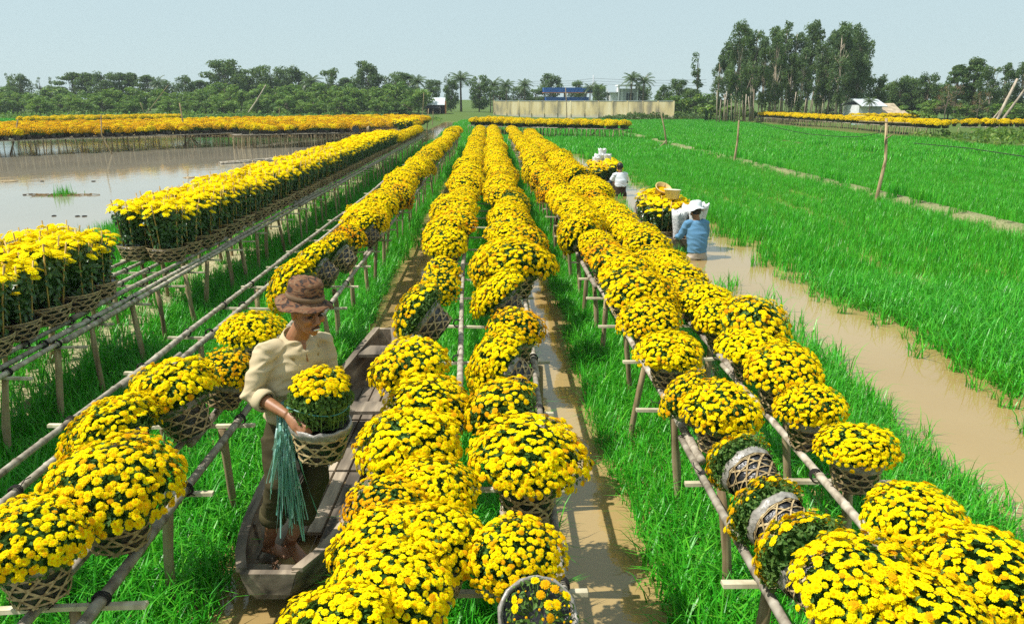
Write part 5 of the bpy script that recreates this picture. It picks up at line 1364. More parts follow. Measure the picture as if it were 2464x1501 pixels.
BG = [(0, .28), (.5, .25), (1.2, .25), (2.2, .27), (3.2, .34), (4.05, .46)]
BB = [(0, .12), (.3, -.01), (.8, -.06), (2.3, -.07), (3.3, -.02), (4.05, .22)]
main_boat = boat('wooden_boat', (-1.185, 3.76, 0), 'weathered plank rowing boat the man in the hat stands in', 4.05, BW, BG, BB, True, 3, ((.115, .12, .205), (2.35, .24, .27), (3.55, .3, .37)), rot=-0.03)
b = MB()                                           # rusty chain on the bow thwart
for i in range(9):
    a = i * .9; c = Vector((-.005 + .012 * math.sin(i), .06 + .018 * i, .232 if i < 7 else .232 - .03 * (i - 6))); n = 8
    ax = Vector((math.cos(a), .3, math.sin(a))).normalized(); u1 = Vector((0, 1, 0)); v1 = ax.cross(u1).normalized()
    b.tube([c + u1 * .017 * math.cos(2 * math.pi * q / n) + v1 * .010 * math.sin(2 * math.pi * q / n) for q in range(n + 1)], .0035, 4, caps=False)
b.build('chain', m_plain('rusty_chain', (.12, .06, .03), .8), main_boat)

# ------------------------------------------------------------------ people
def remesh(b, voxel, iters=2, fac=0.5):
    o = new_obj('tmp', b.mesh('tmp', [M['dark']]))
    m = o.modifiers.new('r', 'REMESH'); m.mode = 'VOXEL'; m.voxel_size = voxel; m.use_smooth_shade = True
    if iters: s = o.modifiers.new('s', 'SMOOTH'); s.factor = fac; s.iterations = iters
    dg = bpy.context.evaluated_depsgraph_get(); dg.update()
    me = bpy.data.meshes.new_from_object(o.evaluated_get(dg)); old = o.data
    bpy.data.objects.remove(o); bpy.data.meshes.remove(old)
    me.polygons.foreach_set('use_smooth', np.ones(len(me.polygons), bool)); me.materials.clear()
    return me
def displace(me, fn):
    n = len(me.vertices); co = np.empty(n * 3); no = np.empty(n * 3)
    me.vertices.foreach_get('co', co); me.vertices.foreach_get('normal', no) if False else me.vertex_normals.foreach_get('vector', no)
    co = co.reshape(-1, 3); no = no.reshape(-1, 3)
    me.vertices.foreach_set('co', (co + no * fn(co)[:, None]).ravel()); me.update()
def ell(b, c, rad, R=None, sub=2):
    v = ICO3[0] * np.array(rad)
    if R is not None: v = v @ np.array(R).T
    b.add(v + np.array(c), ICO3[1])
ICO3 = ico(3)
def ringE(c, ax, ay, a, bb, n=20, sq=1.0):
    out = []
    for k in range(n):
        t = 2 * math.pi * k / n; cs, sn = math.cos(t), math.sin(t)
        if sq != 1: cs, sn = math.copysign(abs(cs) ** sq, cs), math.copysign(abs(sn) ** sq, sn)
        out.append(tuple(Vector(c) + Vector(ax) * a * cs + Vector(ay) * bb * sn))
    return out
def m_cloth(name, col, col2=None, scale=14, rough=0.9, weave=900):
    m, nt, out = mat_new(name); n = tex(nt, 'Noise', scale, 6); n2 = tex(nt, 'Noise', 3.0, 4)
    c = ramp(nt, n2.outputs['Fac'], [(0.35, col), (0.7, col2 or tuple(x * .8 for x in col))])
    principled(nt, out, c, rough, 0.1, bump=n.outputs['Fac'], bump_s=0.35, bump_d=0.006)
    return m
M['shirt'] = m_cloth('cream_shirt_cloth', (0.57, 0.47, 0.30), (0.43, 0.34, 0.20))
M['trousers'] = m_cloth('dark_olive_trousers', (0.085, 0.072, 0.034), (0.05, 0.042, 0.022))
M['bluecloth'] = m_cloth('faded_blue_shirt_cloth', (0.13, 0.28, 0.44), (0.10, 0.23, 0.38))
M['whitecloth'] = m_cloth('white_cotton', (0.72, 0.74, 0.78), (0.62, 0.65, 0.70))
M['greycloth'] = m_cloth('slate_sleeve', (0.07, 0.10, 0.14), (0.05, 0.08, 0.12))
M['beige'] = m_cloth('beige_shorts', (0.48, 0.42, 0.35), (0.4, 0.34, 0.28))
M['brown'] = m_cloth('brown_trousers', (0.05, 0.035, 0.022), (0.04, 0.028, 0.02))
def m_skin():
    m, nt, out = mat_new('tanned_skin'); n = tex(nt, 'Noise', 22, 5); n2 = tex(nt, 'Noise', 160, 3)
    c = ramp(nt, n.outputs['Fac'], [(0.3, (0.25, 0.108, 0.048)), (0.7, (0.35, 0.165, 0.080))])
    principled(nt, out, c, 0.48, 0.4, bump=n2.outputs['Fac'], bump_s=0.12, bump_d=0.002, **{'Subsurface Weight': 0.08, 'Subsurface Scale': 0.01})
    return m
M['skin'] = m_skin()
M['hair'] = m_plain('black_hair', (0.012, 0.010, 0.009), 0.5, 0.4, 0.4, 60, .8)
M['lip'] = m_plain('dark_lips', (0.13, 0.045, 0.03), 0.5)
M['teeth'] = m_plain('teeth_white', (0.72, 0.68, 0.58), 0.3, .5, .05)
M['eye'] = m_plain('eye_dark', (0.01, 0.008, 0.007), 0.15, .6)
def m_hat():
    m, nt, out = mat_new('camouflage_hat_cloth'); n = tex(nt, 'Noise', 17, 2, stretch=(1, 1, 2.2), Distortion=1.2); n2 = tex(nt, 'Noise', 120, 4); n3 = tex(nt, 'Noise', 30, 3)
    c = ramp(nt, n.outputs['Fac'], [(0.0, (0.035, 0.030, 0.028)), (0.40, (0.04, 0.033, 0.03)), (0.44, (0.15, 0.072, 0.040)), (0.53, (0.19, 0.095, 0.052)), (0.57, (0.22, 0.14, 0.08)), (0.66, (0.11, 0.06, 0.04))])
    principled(nt, out, c, 0.9, 0.1, bump=n3.outputs['Fac'], bump_s=.5, bump_d=.006)
    return m
M['hat'] = m_hat()
def hat_mesh(rc=0.093, hcr=0.105, rb=0.148, seed=0, brim_drop=0.022):
    r = np.random.default_rng(seed); b = MB(); n = 40; rings = []
    prof = [(rb, -brim_drop, 1), (rb * .98, -brim_drop + .006, 1), (rb * .80, -.006, .7), (rc * 1.05, .004, .2), (rc, .012, 0), (rc * .985, .05, 0), (rc * .95, hcr * .85, 0), (rc * .82, hcr * 1.04, 0), (rc * .5, hcr * 1.12, 0), (rc * .1, hcr * 1.14, 0)]
    for rr, z, wv in prof:
        rings.append([((rr * 1.08) * math.cos(2 * math.pi * k / n) * (1 + .012 * math.sin(5 * k * .7 + z * 60)), rr * math.sin(2 * math.pi * k / n), z + wv * (.014 * math.sin(2 * 2 * math.pi * k / n + 1.1) + .007 * math.sin(5 * 2 * math.pi * k / n)) + .003 * math.sin(k * 2.1 + z * 90)) for k in range(n)])
    under = [[(rb * .97 * 1.08 * math.cos(2 * math.pi * k / n), rb * .97 * math.sin(2 * math.pi * k / n), rings[0][k][2] - .003) for k in range(n)], [(rc * 1.0 * 1.08 * math.cos(2 * math.pi * k / n), rc * math.sin(2 * math.pi * k / n), -.004) for k in range(n)]]
    b.loft(under[::-1] + rings, caps=True)
    return b
def frame3(fwd, up=(0, 0, 1)):
    f = Vector(fwd).normalized(); l = Vector(up).cross(f).normalized(); u = f.cross(l)
    return Matrix(((f.x, l.x, u.x), (f.y, l.y, u.y), (f.z, l.z, u.z)))        # columns forward, left, up
def head_into(b, T, neck_to, detail=True):
    """head volumes in a forward/left/up frame, T = function local -> world, with its rotation"""
    R = T.to_3x3(); E = lambda c, rad: ell(b, T @ Vector(c), rad, R)
    E((0, 0, .030), (.094, .074, .092)); E((.028, 0, -.030), (.068, .060, .072)); E((.046, 0, -.078), (.048, .046, .040)); E((.076, 0, -.098), (.022, .022, .018))
    E((.078, .040, -.026), (.024, .024, .022)); E((.078, -.040, -.026), (.024, .024, .022))
    E((.086, .030, .020), (.016, .030, .012)); E((.086, -.030, .020), (.016, .030, .012))
    b.tube([T @ Vector((.092, 0, .008)), T @ Vector((.108, 0, -.018)), T @ Vector((.116, 0, -.038))], [.010, .012, .015], 8)
    E((.106, .014, -.040), (.012, .010, .009)); E((.106, -.014, -.040), (.012, .010, .009))
    E((.096, 0, -.062), (.014, .028, .008)); E((.092, 0, -.083), (.014, .024, .009))
    for s in (-1, 1): E((-.004, s * .074, -.008), (.020, .009, .032)); E((-.002, s * .074, -.034), (.012, .008, .012))
    b.tube([T @ Vector((-.012, 0, -.02)), T @ Vector((-.016, 0, -.075)), Vector(neck_to)], [.054, .050, .062], 14)
def face_parts(T, root):
    R = T.to_3x3()
    for s in (-1, 1):
        b = MB(); ell(b, T @ Vector((.0905, s * .031, -.003)), (.008, .0155, .0065), R); b.build('eye', M['eye'], root, True)
        b = MB(); b.tube([T @ Vector((.100, s * .014, .012)), T @ Vector((.101, s * .032, .019)), T @ Vector((.088, s * .050, .012))], [.0042, .0048, .002], 5); b.build('eyebrow', M['hair'], root, True)
    b = MB(); ell(b, T @ Vector((.1005, 0, -.0725)), (.010, .0255, .0085), R); mo = b.build('mouth', M['lip'], root, True)
    b = MB(); ell(b, T @ Vector((.1060, 0, -.0715)), (.0075, .0205, .0048), R); b.build('teeth', M['teeth'], mo, True)
    b = MB(); b.tube([T @ Vector((.098, -.028, -.066)), T @ Vector((.1115, -.010, -.056)), T @ Vector((.1115, .010, -.056)), T @ Vector((.098, .028, -.066))], [.002, .0035, .0035, .002], 5); b.build('moustache', M['hair'], root, True)
    b = MB(); ell(b, T @ Vector((-.014, 0, .028)), (.090, .0785, .088), R); b.build('hair', M['hair'], root, True)
def fingers(b, chains, r=0.0085):
    for ch in chains: b.tube([Vector(p) for p in ch], [r * 1.12, r * 1.05, r * .95, r * .7][:len(ch)] if len(ch) <= 4 else r, 8)

# --- man standing in the boat
FW = Vector((0.65, -0.76, 0)); LF = Vector((0.76, 0.65, 0)); UP = Vector((0, 0, 1))
PV, WA, CH, NB = P(704, 1045, 4.18), P(704, 985, 4.18), P(706, 890, 4.17), P(712, 806, 4.18)
SR, SL = NB - LF * .178 - UP * .055, NB + LF * .165 - UP * .055
ER, WR = P(611, 948, 4.02), P(693, 999, 3.87)
EL, WL = P(795, 935, 4.22), P(816, 1030, 4.03)
HR, HL = PV - LF * .085 - UP * .02, PV + LF * .085 - UP * .02
KR, KL = P(669, 1165, 4.02), P(762, 1150, 4.12)
FZ = 0.118
AR, AL = P(651, 1287, 4.17), P(704, 1286, 4.12)
man = tag(empty('person', (AR + AL) / 2), 'man in a camouflage hat and cream shirt standing in the boat, carrying a flower pot', 'person'); man.location.z = FZ
mi = Matrix.Translation(-man.location)
body = MB()
TH = Matrix.Translation(P(736, 747, 4.12)) @ frame3((.70, -.70, -.16)).to_4x4()
head_into(body, TH, NB - UP * .03)
body.loft([ringE(c, LF, FW, a, d) for c, a, d in ((PV - UP * .06, .11, .08), (PV, .125, .09), (WA, .12, .08), (CH, .13, .085), (NB - UP * .12, .12, .07), (NB - UP * .06, .07, .05))])
for s_, e_, w_ in ((SR, ER, WR), (SL, EL, WL)):
    body.tube([s_ - UP * .02, s_.lerp(e_, .5), e_, e_.lerp(w_, .35), w_], [.036, .036, .036, .037, .026], 12)
for h_, k_, a_ in ((HR, KR, AR), (HL, KL, AL)):
    body.tube([h_, h_.lerp(k_, .5), k_, k_.lerp(a_, .3), a_], [.075, .065, .052, .052, .036], 12)
def foot(b, ankle, heel, toe):
    heel, toe = Vector(heel), Vector(toe); d = (toe - heel); L = d.length; d.normalize(); s = UP.cross(d).normalized()
    rg = []
    for t, w, h in ((0.0, .022, .030), (.10, .031, .058), (.30, .033, .072), (.55, .040, .050), (.78, .046, .034), (.90, .042, .024)):
        rg.append(ringE(heel + d * L * t + UP * (h * .5), s, UP, w, h * .5, 14))
    b.loft(rg)
    b.tube([ankle, heel + d * L * .20 + UP * .05], [.035, .034], 10)
    for i in range(5):
        o = (i - 2) * .018; tl = .93 + .07 * (1 - abs(i - 1.2) / 3); p0 = heel + d * L * .80 + s * o * .9 + UP * .016; p1 = heel + d * L * tl + s * o + UP * .012
        b.tube([p0, p0.lerp(p1, .6) + UP * .004, p1], [.011, .010, .008], 7)
foot(body, AR, W(634, 1326, FZ), W(702, 1341, FZ)); foot(body, AL, W(689, 1311, FZ), W(741, 1366, FZ))
# right hand on the near rim of the basket
def palm(b, wrist, kn, thick=.014):
    a, c = Vector(kn[0]), Vector(kn[-1]); side = (a - c).normalized(); mid = (a + c) / 2; d = (mid - Vector(wrist)).normalized(); n = d.cross(side).normalized()
    b.loft([ringE(Vector(wrist), side, n, .026, .018, 14), ringE(Vector(wrist).lerp(mid, .5), side, n, .036, .019, 14), ringE(mid, side, n, .040, .015, 14), ringE(mid + d * .010, side, n, .036, .010, 14)])
kn = [P(723, 1013, 3.82), P(720, 1020, 3.81), P(715, 1027, 3.805), P(709, 1032, 3.81)]
palm(body, WR, kn)
tips = [((737, 1027, 3.79), (751, 1041, 3.80)), ((734, 1036, 3.785), (744, 1051, 3.79)), ((727, 1042, 3.785), (737, 1057, 3.785)), ((719, 1046, 3.79), (728, 1057, 3.785))]
fingers(body, [[k_, P(*m_), P(*t_)] for k_, (m_, t_) in zip(kn, tips)])
fingers(body, [[P(703, 1003, 3.85), P(717, 1003, 3.85), P(731, 1010, 3.87), P(741, 1020, 3.89)]], .0095)
# left hand under the far side of the basket
kl = [P(822, 1052, 3.99), P(818, 1058, 3.97), P(812, 1062, 3.95), P(806, 1064, 3.93)]
palm(body, WL, kl)
fingers(body, [[k_, k_ + Vector((-.03, -.012, -.020)), k_ + Vector((-.062, -.015, -.022))] for k_ in kl]); fingers(body, [[WL.lerp(kl[0], .4), kl[0] + Vector((.012, -.03, .03)), kl[0] + Vector((-.012, -.05, .05))]], .0095)
bm_ = remesh(body, 0.0048, 3, .5); bm_.materials.append(M['skin'])
new_obj('body', bm_, man, mi)
face_root = empty('face', (0, 0, 0), man); face_root.matrix_local = mi
bpy.data.objects.remove(face_root)
class _R: pass
def fparts():
    hold = []
    before = set(bpy.data.objects.keys())
    face_parts(TH, None)
    for o in [bpy.data.objects[k] for k in bpy.data.objects.keys() if k not in before]:
        if o.parent is None: o.parent = man; o.matrix_local = mi
fparts()
hb = hat_mesh(.094, .108, .150); hm = hb.mesh('hat', M['hat'], True)
hat = new_obj('hat', hm, man, mi @ TH @ Matrix.Translation((-.012, 0, .056)) @ Matrix.Rotation(-.02, 4, 'Y') @ Matrix.Rotation(-.07, 4, 'X'))
band_ = MB(); band_.loft([[((.096 + o) * 1.08 * math.cos(2 * math.pi * k / 40), (.096 + o) * math.sin(2 * math.pi * k / 40), z) for k in range(40)] for z, o in ((.014, .001), (.020, .004), (.032, .004), (.038, -.001))], caps=False)
new_obj('hat_band', band_.mesh('hat_band', m_cloth('tan_band', (.26, .17, .10), (.12, .08, .05)), True), hat)
# shirt
sh = MB()
sh.loft([ringE(c, LF, FW, a, d, 28) for c, a, d in ((WA - UP * .085, .140, .108), (WA - UP * .03, .152, .122), (WA + UP * .04, .166, .134), (CH, .168, .124), (NB - UP * .13, .172, .110), (NB - UP * .085, .155, .098), (NB - UP * .045, .112, .082), (NB - UP * .01, .078, .068))])
cuff = ER.lerp(WR, .30)
sh.tube([NB - LF * .09 - UP * .055, SR - UP * .005, SR.lerp(ER, .3), SR.lerp(ER, .7), ER, cuff], [.048, .060, .061, .060, .064, .052], 18)
sh.tube([NB + LF * .09 - UP * .055, SL - UP * .005, SL.lerp(EL, .4), EL, EL.lerp(WL, .7)], [.048, .058, .058, .056, .046], 18)
sm = remesh(sh, 0.006, 9, .5)
def folds(co):
    q = co - np.array(man.location)
    f1 = vnoise(np.c_[q[:, 0] * 9 + q[:, 2] * 16, q[:, 1] * 9 - q[:, 2] * 6, q[:, 2] * 7]); f2 = vnoise(np.c_[q[:, 0] * 26 + q[:, 2] * 22, q[:, 1] * 24, q[:, 2] * 14])
    low = np.clip((WA.z + .22 - co[:, 2]) / .25, 0, 1)
    f3 = vnoise(np.c_[q[:, 0] * 13 - q[:, 2] * 20, q[:, 1] * 13 + q[:, 2] * 12, q[:, 2] * 9 + 5])
    return .0075 * (1 - np.abs(f1) * 2.0) + .0055 * (1 - 3 * np.abs(f3)) + .0020 * f2 + low * .011 * (1 - 2 * np.abs(vnoise(np.c_[q[:, 0] * 5, q[:, 1] * 5, q[:, 2] * 30])))
displace(sm, folds); sm.materials.append(M['shirt']); shirt = new_obj('shirt', sm, man, mi)
b = MB(); d_ = (WR - ER).normalized(); s1 = d_.cross(UP).normalized(); s2 = d_.cross(s1)       # rolled cuff
b.loft([ringE(cuff + d_ * t, s1, s2, r_, r_, 24) for t, r_ in ((-.035, .056), (-.03, .062), (.0, .064), (.022, .061), (.026, .054), (.015, .046))], caps=False); b.build('cuff', M['shirt'], shirt, True)
# collar: two pointed flaps round the neck
for s in (-1, 1):
    b = MB(); top, low = [], []
    for t in np.linspace(0, 1, 8):
        a = math.pi - t * 2.55; dirv = FW * math.cos(a) + LF * s * math.sin(a)
        top.append(NB + dirv * (.060 + .016 * t) + UP * (.040 - .070 * t ** 1.5)); low.append(NB + dirv * (.088 + .040 * t) + UP * (-.004 - .085 * t ** 1.3 - .020 * (t > .9)))
    v = [tuple(p) for p in top] + [tuple(p) for p in low] + [tuple(p - (p - NB).normalized() * .006) for p in top] + [tuple(p - (p - NB).normalized() * .006) for p in low]; n = 8
    fs = [(i, i + 1, n + i + 1, n + i) for i in range(n - 1)] + [(2 * n + i, 3 * n + i, 3 * n + i + 1, 2 * n + i + 1) for i in range(n - 1)] + [(i, 2 * n + i, 2 * n + i + 1, i + 1) for i in range(n - 1)] + [(n + i, n + i + 1, 3 * n + i + 1, 3 * n + i) for i in range(n - 1)] + [(0, n, 3 * n, 2 * n), (n - 1, 3 * n - 1, 4 * n - 1, 2 * n - 1)]
    b.add(v, fs); b.build('collar', M['shirt'], shirt, True)
b = MB(); vs = []
for t in np.linspace(0, 1, 6):
    w_ = .050 * (1 - t) ** .8; c_ = NB + FW * (.060 + .066 * t) + UP * (.012 - .135 * t)
    vs += [tuple(c_ - LF * w_ - FW * .02), tuple(c_ + FW * .010 * (1 - t)), tuple(c_ + LF * w_ - FW * .02)]
b.add(vs, [f for k in range(5) for f in ((3 * k, 3 * k + 3, 3 * k + 4, 3 * k + 1), (3 * k + 1, 3 * k + 4, 3 * k + 5, 3 * k + 2))]); b.build('throat', M['skin'], man, True, mi)
b = MB(); rg = []
for t in np.linspace(0, 1, 9):
    z = NB.z - .145 - t * (NB.z - .145 - WA.z); c = CH.lerp(WA, t) if t > 0 else CH; depth = np.interp(t, [0, .3, .7, 1], [.112, .124, .129, .126]); p = Vector((np.interp(z, [WA.z, CH.z, NB.z], [WA.x, CH.x, NB.x]), np.interp(z, [WA.z, CH.z, NB.z], [WA.y, CH.y, NB.y]), z)) + FW * depth
    rg.append([tuple(p - LF * .017 - FW * .02), tuple(p + LF * .017 - FW * .02), tuple(p + LF * .017 + FW * .004), tuple(p - LF * .017 + FW * .006)])
b.loft(rg); b.build('placket', M['shirt'], shirt)
for t in (.12, .38, .64):
    b = MB(); z = NB.z - .145 - t * (NB.z - .145 - WA.z); p = Vector((np.interp(z, [WA.z, CH.z, NB.z], [WA.x, CH.x, NB.x]), np.interp(z, [WA.z, CH.z, NB.z], [WA.y, CH.y, NB.y]), z)) + FW * (np.interp(t, [0, .3, .7, 1], [.112, .124, .129, .126]) + .006)
    b.tube([p, p + FW * .004], [.0055, .005], 8); b.build('button', M['teeth'], shirt)
# trousers with rolled hems
tr = MB()
tr.loft([ringE(c, LF, FW, a, d, 24) for c, a, d in ((WA - UP * .03, .148, .110), (PV + UP * .02, .160, .118), (PV - UP * .05, .150, .110))])
hemR, hemL = KR.lerp(AR, .62), KL.lerp(AL, .66)
for h_, k_, m_ in ((HR, KR, hemR), (HL, KL, hemL)):
    tr.tube([h_ + UP * .03, h_.lerp(k_, .45), k_, k_.lerp(m_, .5), m_], [.092, .084, .070, .070, .070], 18)
tm = remesh(tr, 0.009, 3, .5)
displace(tm, lambda co: .004 * (1 - 2 * np.abs(vnoise(np.c_[co[:, 0] * 10, co[:, 1] * 10, co[:, 2] * 22]))) + .003 * vnoise(co * 30)); tm.materials.append(M['trousers'])
trs = new_obj('trousers', tm, man, mi)
for k_, m_ in ((KR, hemR), (KL, hemL)):
    b = MB(); d_ = (m_ - k_).normalized(); s1 = d_.cross(UP if abs(d_.z) < .9 else FW).normalized(); s2 = d_.cross(s1)
    b.loft([ringE(m_ + d_ * t, s1, s2, q, q, 22) for t, q in ((-.055, .072), (-.05, .079), (-.01, .080), (.012, .077), (.016, .070), (.0, .060))], caps=False); b.build('rolled_hem', M['trousers'], trs, True)
# bundle of green plastic ties hanging from the waist
r = np.random.default_rng(12); b = MB()
for i in range(135):
    sx = r.normal(0, 12); p0 = P(684 + sx * .6, 964 + abs(sx) * .3, 4.035 + r.normal(0, .012)); endy = r.choice([r.uniform(1060, 1180), r.uniform(1150, 1250), r.uniform(1240, 1298)], p=[.45, .35, .20]); spread = (endy - 964) / 330
    ex = 684 + sx * 1.2 + spread * (r.normal(22, 17) if endy > 1200 else r.normal(2, 22)); pts = []
    for t in np.linspace(0, 1, 9):
        pts.append(P(684 + sx * .6 + (ex - 684 - sx * .6) * t ** 1.3 + 6.5 * math.sin(4 * t + i * 1.3) * t, 964 + abs(sx) * .3 + (endy - 964) * t, 4.035 - .135 * min(1, t * 2.2) + .06 * max(0, t - .5) + .012 * math.sin(i * 1.7 + 4 * t)))
    tw = r.uniform(0, 3); wv = .0040 * r.uniform(.4, 1.7); vs = []
    for k, p in enumerate(pts):
        a = tw + .5 * k * r.uniform(.3, 1); sd = Vector((math.cos(a), math.sin(a) * .8, .1)) * wv; vs += [tuple(p - sd), tuple(p + sd)]
    b.add(vs, [(2 * k, 2 * k + 1, 2 * k + 3, 2 * k + 2) for k in range(len(pts) - 1)], (r.random(), r.random() ** 2 * .9, 0))
M['ties'] = m_leaf('green_plastic_ties', (0.05, 0.24, 0.20), (0.26, 0.58, 0.50), (0.5, 0.7, 0.62), .25, .35, .5)
tag(b.build('tie_bundle', M['ties']), 'bundle of long green plastic ties hanging from the waist of the man in the boat', 'plastic ties')
# the pot he carries
SPECS['carried'] = [dome_spec(91, 330, 0.0165, 0.08, 0.08, a=0.185, c=0.175, tmax=1.12, leaf_n=1900, pale=0.30, cz=0.15, skirt=0.08)]
SPECS['carried'][0].heads = heads_mesh(SPECS['carried'][0])
hp = P(773, 1098, 3.93)
flower_pot('carried', 0, hp, (.06, -.05, 1), 0.4, .92, 'small flower pot with leafy sides carried in both hands by the man in the boat', None, True)
b = MB(); ring = [hp + Vector((.17 * math.cos(a), .165 * math.sin(a), .305 + .02 * math.sin(2 * a))) for a in np.linspace(-2.6, 1.0, 20)]
b.tube(ring, .003, 4); b.tube([ring[-3], ring[-3] + Vector((.01, -.01, -.06)), ring[-3] + Vector((0, -.03, -.12))], .004, 4)
b.build('tie_string', M['ties']); bpy.data.objects['tie_string'].parent = None
ts = bpy.data.objects['tie_string']; tag(ts, 'green plastic tie looped round the plant carried by the man', 'plastic tie')

# --- wading men beyond the right rack
def wader(label, foot_px, hatpy, shirt_mat, sleeve_mat, leg_mat, hat_kind, face=(-.15, 1, 0), hands=None, sleeve_to=.95, lean=0.06, wat=0.0, hem=.12):
    base = W(*foot_px, 0.0); top = P(foot_px[0], hatpy, base.y).z; f = Vector(face).normalized(); l = UP.cross(f).normalized()
    k = (top - wat) / .93; root = tag(empty('person', base), label, 'person'); mi = Matrix.Translation(-base)
    at = lambda ff, ll, z: base + f * ff * k + l * ll * k + UP * (z * k + wat)
    pv, wa, ch, nb, hc = at(0, 0, .10), at(.01, 0, .24), at(lean, 0, .42), at(lean + .03, 0, .635), at(lean + .07, 0, .758)
    sr, sl = at(lean + .02, -.165, .575), at(lean + .02, .165, .575); er, el = at(lean + .12, -.24, .36), at(lean + .10, .24, .36)
    hr, hl = (Vector(h) for h in hands) if hands else (at(.34, -.12, .26), at(.34, .16, .26))
    bd = MB(); T = Matrix.Translation(hc) @ frame3(f + Vector((0, 0, -.25))).to_4x4() @ Matrix.Scale(k, 4)
    head_into(bd, T, nb - UP * .03)
    bd.loft([ringE(c, l, f, a * k, d * k) for c, a, d in ((pv, .12, .08), (wa, .115, .075), (ch, .12, .08), (nb - UP * .12 * k, .11, .065), (nb - UP * .04, .06, .05))])
    for s_, e_, h_ in ((sr, er, hr), (sl, el, hl)):
        bd.tube([s_ - UP * .03, e_, e_.lerp(h_, .5), h_], [.034 * k, .036 * k, .034 * k, .024 * k], 10)
        d = (h_ - e_).normalized(); sd = d.cross(UP).normalized(); ell(bd, h_ + d * .03, (.035, .035, .022))
        for q in range(4): o = sd * (q - 1.5) * .018; bd.tube([h_ + d * .05 + o, h_ + d * .085 + o - UP * .008, h_ + d * .10 + o - UP * .03], [.009, .008, .007], 6)
        bd.tube([h_ + d * .02 + sd * .03, h_ + d * .05 + sd * .045 - UP * .01], [.010, .008], 6)
    for s in (-1, 1):
        hp_ = at(0, s * .085, .06); bd.tube([hp_, at(.06 * s, s * .09, -.30), at(.0, s * .09, -.68)], [.07 * k, .05 * k, .035 * k], 10)
        bd.loft([ringE(at(ff, s * .09, -.69), l, UP, .035, .03) for ff in (-.06, .02, .14)])
    m = remesh(bd, .009, 2); m.materials.append(M['skin']); new_obj('body', m, root, mi)
    sh = MB(); sh.loft([ringE(c, l, f, a * k, d * k, 24) for c, a, d in ((at(0, 0, hem), .162, .120), (wa + UP * .03, .162, .122), (ch, .178, .130), (nb - UP * .11 * k, .180, .112), (nb - UP * .05 * k, .135, .09), (nb - UP * .01, .072, .064))])
    for s_, e_, h_ in ((sr, er, hr), (sl, el, hl)):
        if sleeve_to > 1.2: sh.tube([s_.lerp(nb, .5), s_, s_.lerp(e_, .5), e_, e_.lerp(h_, .75)], [.045 * k, .058 * k, .058 * k, .054 * k, .046 * k], 14)
        else: sh.tube([s_.lerp(nb, .5), s_, s_.lerp(e_, .78)], [.045 * k, .060 * k, .068 * k], 14)
    m = remesh(sh, .010, 7); displace(m, lambda co: .009 * (1 - 2 * np.abs(vnoise(np.c_[co[:, 0] * 7 + co[:, 2] * 9, co[:, 1] * 7, co[:, 2] * 12])))); m.materials.append(M[shirt_mat]); new_obj('shirt', m, root, mi)
    if sleeve_mat:
        b = MB()
        for s_, e_, h_ in ((sr, er, hr), (sl, el, hl)): b.tube([s_.lerp(e_, .5), e_, e_.lerp(h_, .9)], [.052 * k, .048 * k, .038 * k], 14)
        b.build('undershirt_sleeves', M[sleeve_mat], root, True, mi)
    b = MB(); b.loft([ringE(c, l, f, a * k, d * k, 20) for c, a, d in ((at(0, 0, hem + .08), .145, .105), (at(0, 0, hem - .03), .152, .112), (at(0, 0, .02), .155, .115))])
    for s in (-1, 1): b.tube([at(0, s * .08, .06), at(.03 * s, s * .09, -.10), at(.045 * s, s * .09, -.22)], [.095 * k, .09 * k, .085 * k], 14)
    m = remesh(b, .012, 2); displace(m, lambda co: .005 * vnoise(co * 18)); m.materials.append(M[leg_mat]); new_obj('trousers', m, root, mi)
    if hat_kind == 'white':
        new_obj('hat', hat_mesh(.100, .115, .140, 2, .03).mesh('hat', M['whitecloth'], True), root, mi @ T @ Matrix.Translation((-.01, 0, .05)))
        b = MB(); ell(b, T @ Vector((-.016, 0, .022)), (.090 * k, .079 * k, .088 * k), frame3(f)); b.build('hair', M['hair'], root, True, mi)
    else:
        b = MB(); v = ICO3[0] * np.array([.104, .086, .104]); v = v * (1 + .05 * vnoise(ICO3[0] * 7))[:, None]; v[:, 0] -= .018; v[:, 2] += .034
        RR = np.array(T.to_3x3()); b.add(v @ RR.T + np.array(hc), ICO3[1]); b.build('hair', M['hair'], root, True, mi)
    return root
BW2 = [(0, .22), (.4, .34), (1.5, .45), (2.8, .42), (3.8, .18), (4.0, .10)]; BG2 = [(0, .30), (1, .26), (2.8, .30), (4, .45)]; BB2 = [(0, .04), (.5, -.08), (2.5, -.08), (4, .15)]
boat('wooden_boat', (3.47, 13.95, 0), 'loaded plank boat pushed by the man in the blue shirt', 4.0, BW2, BG2, BB2, True, 5, (), None)
boat('wooden_boat', (3.62, 23.6, 0), 'loaded plank boat pushed by the man in the white t-shirt', 4.0, BW2, BG2, BB2, True, 6, (), None)
wader('man in a faded blue shirt and white hat wading behind a loaded boat', (1676, 624), 486, 'bluecloth', None, 'beige', 'white', (-.22, 1, 0), ((3.34, 13.98, .33), (3.60, 13.98, .33))[::-1], 1.5, .05)
wader('man in a white t-shirt with dark hair wading behind the farther loaded boat', (1493, 472), 389, 'whitecloth', 'greycloth', 'brown', 'hair', (-.25, 1, 0), ((3.50, 23.62, .33), (3.74, 23.62, .33))[::-1], .9, .04, wat=.02, hem=.25)
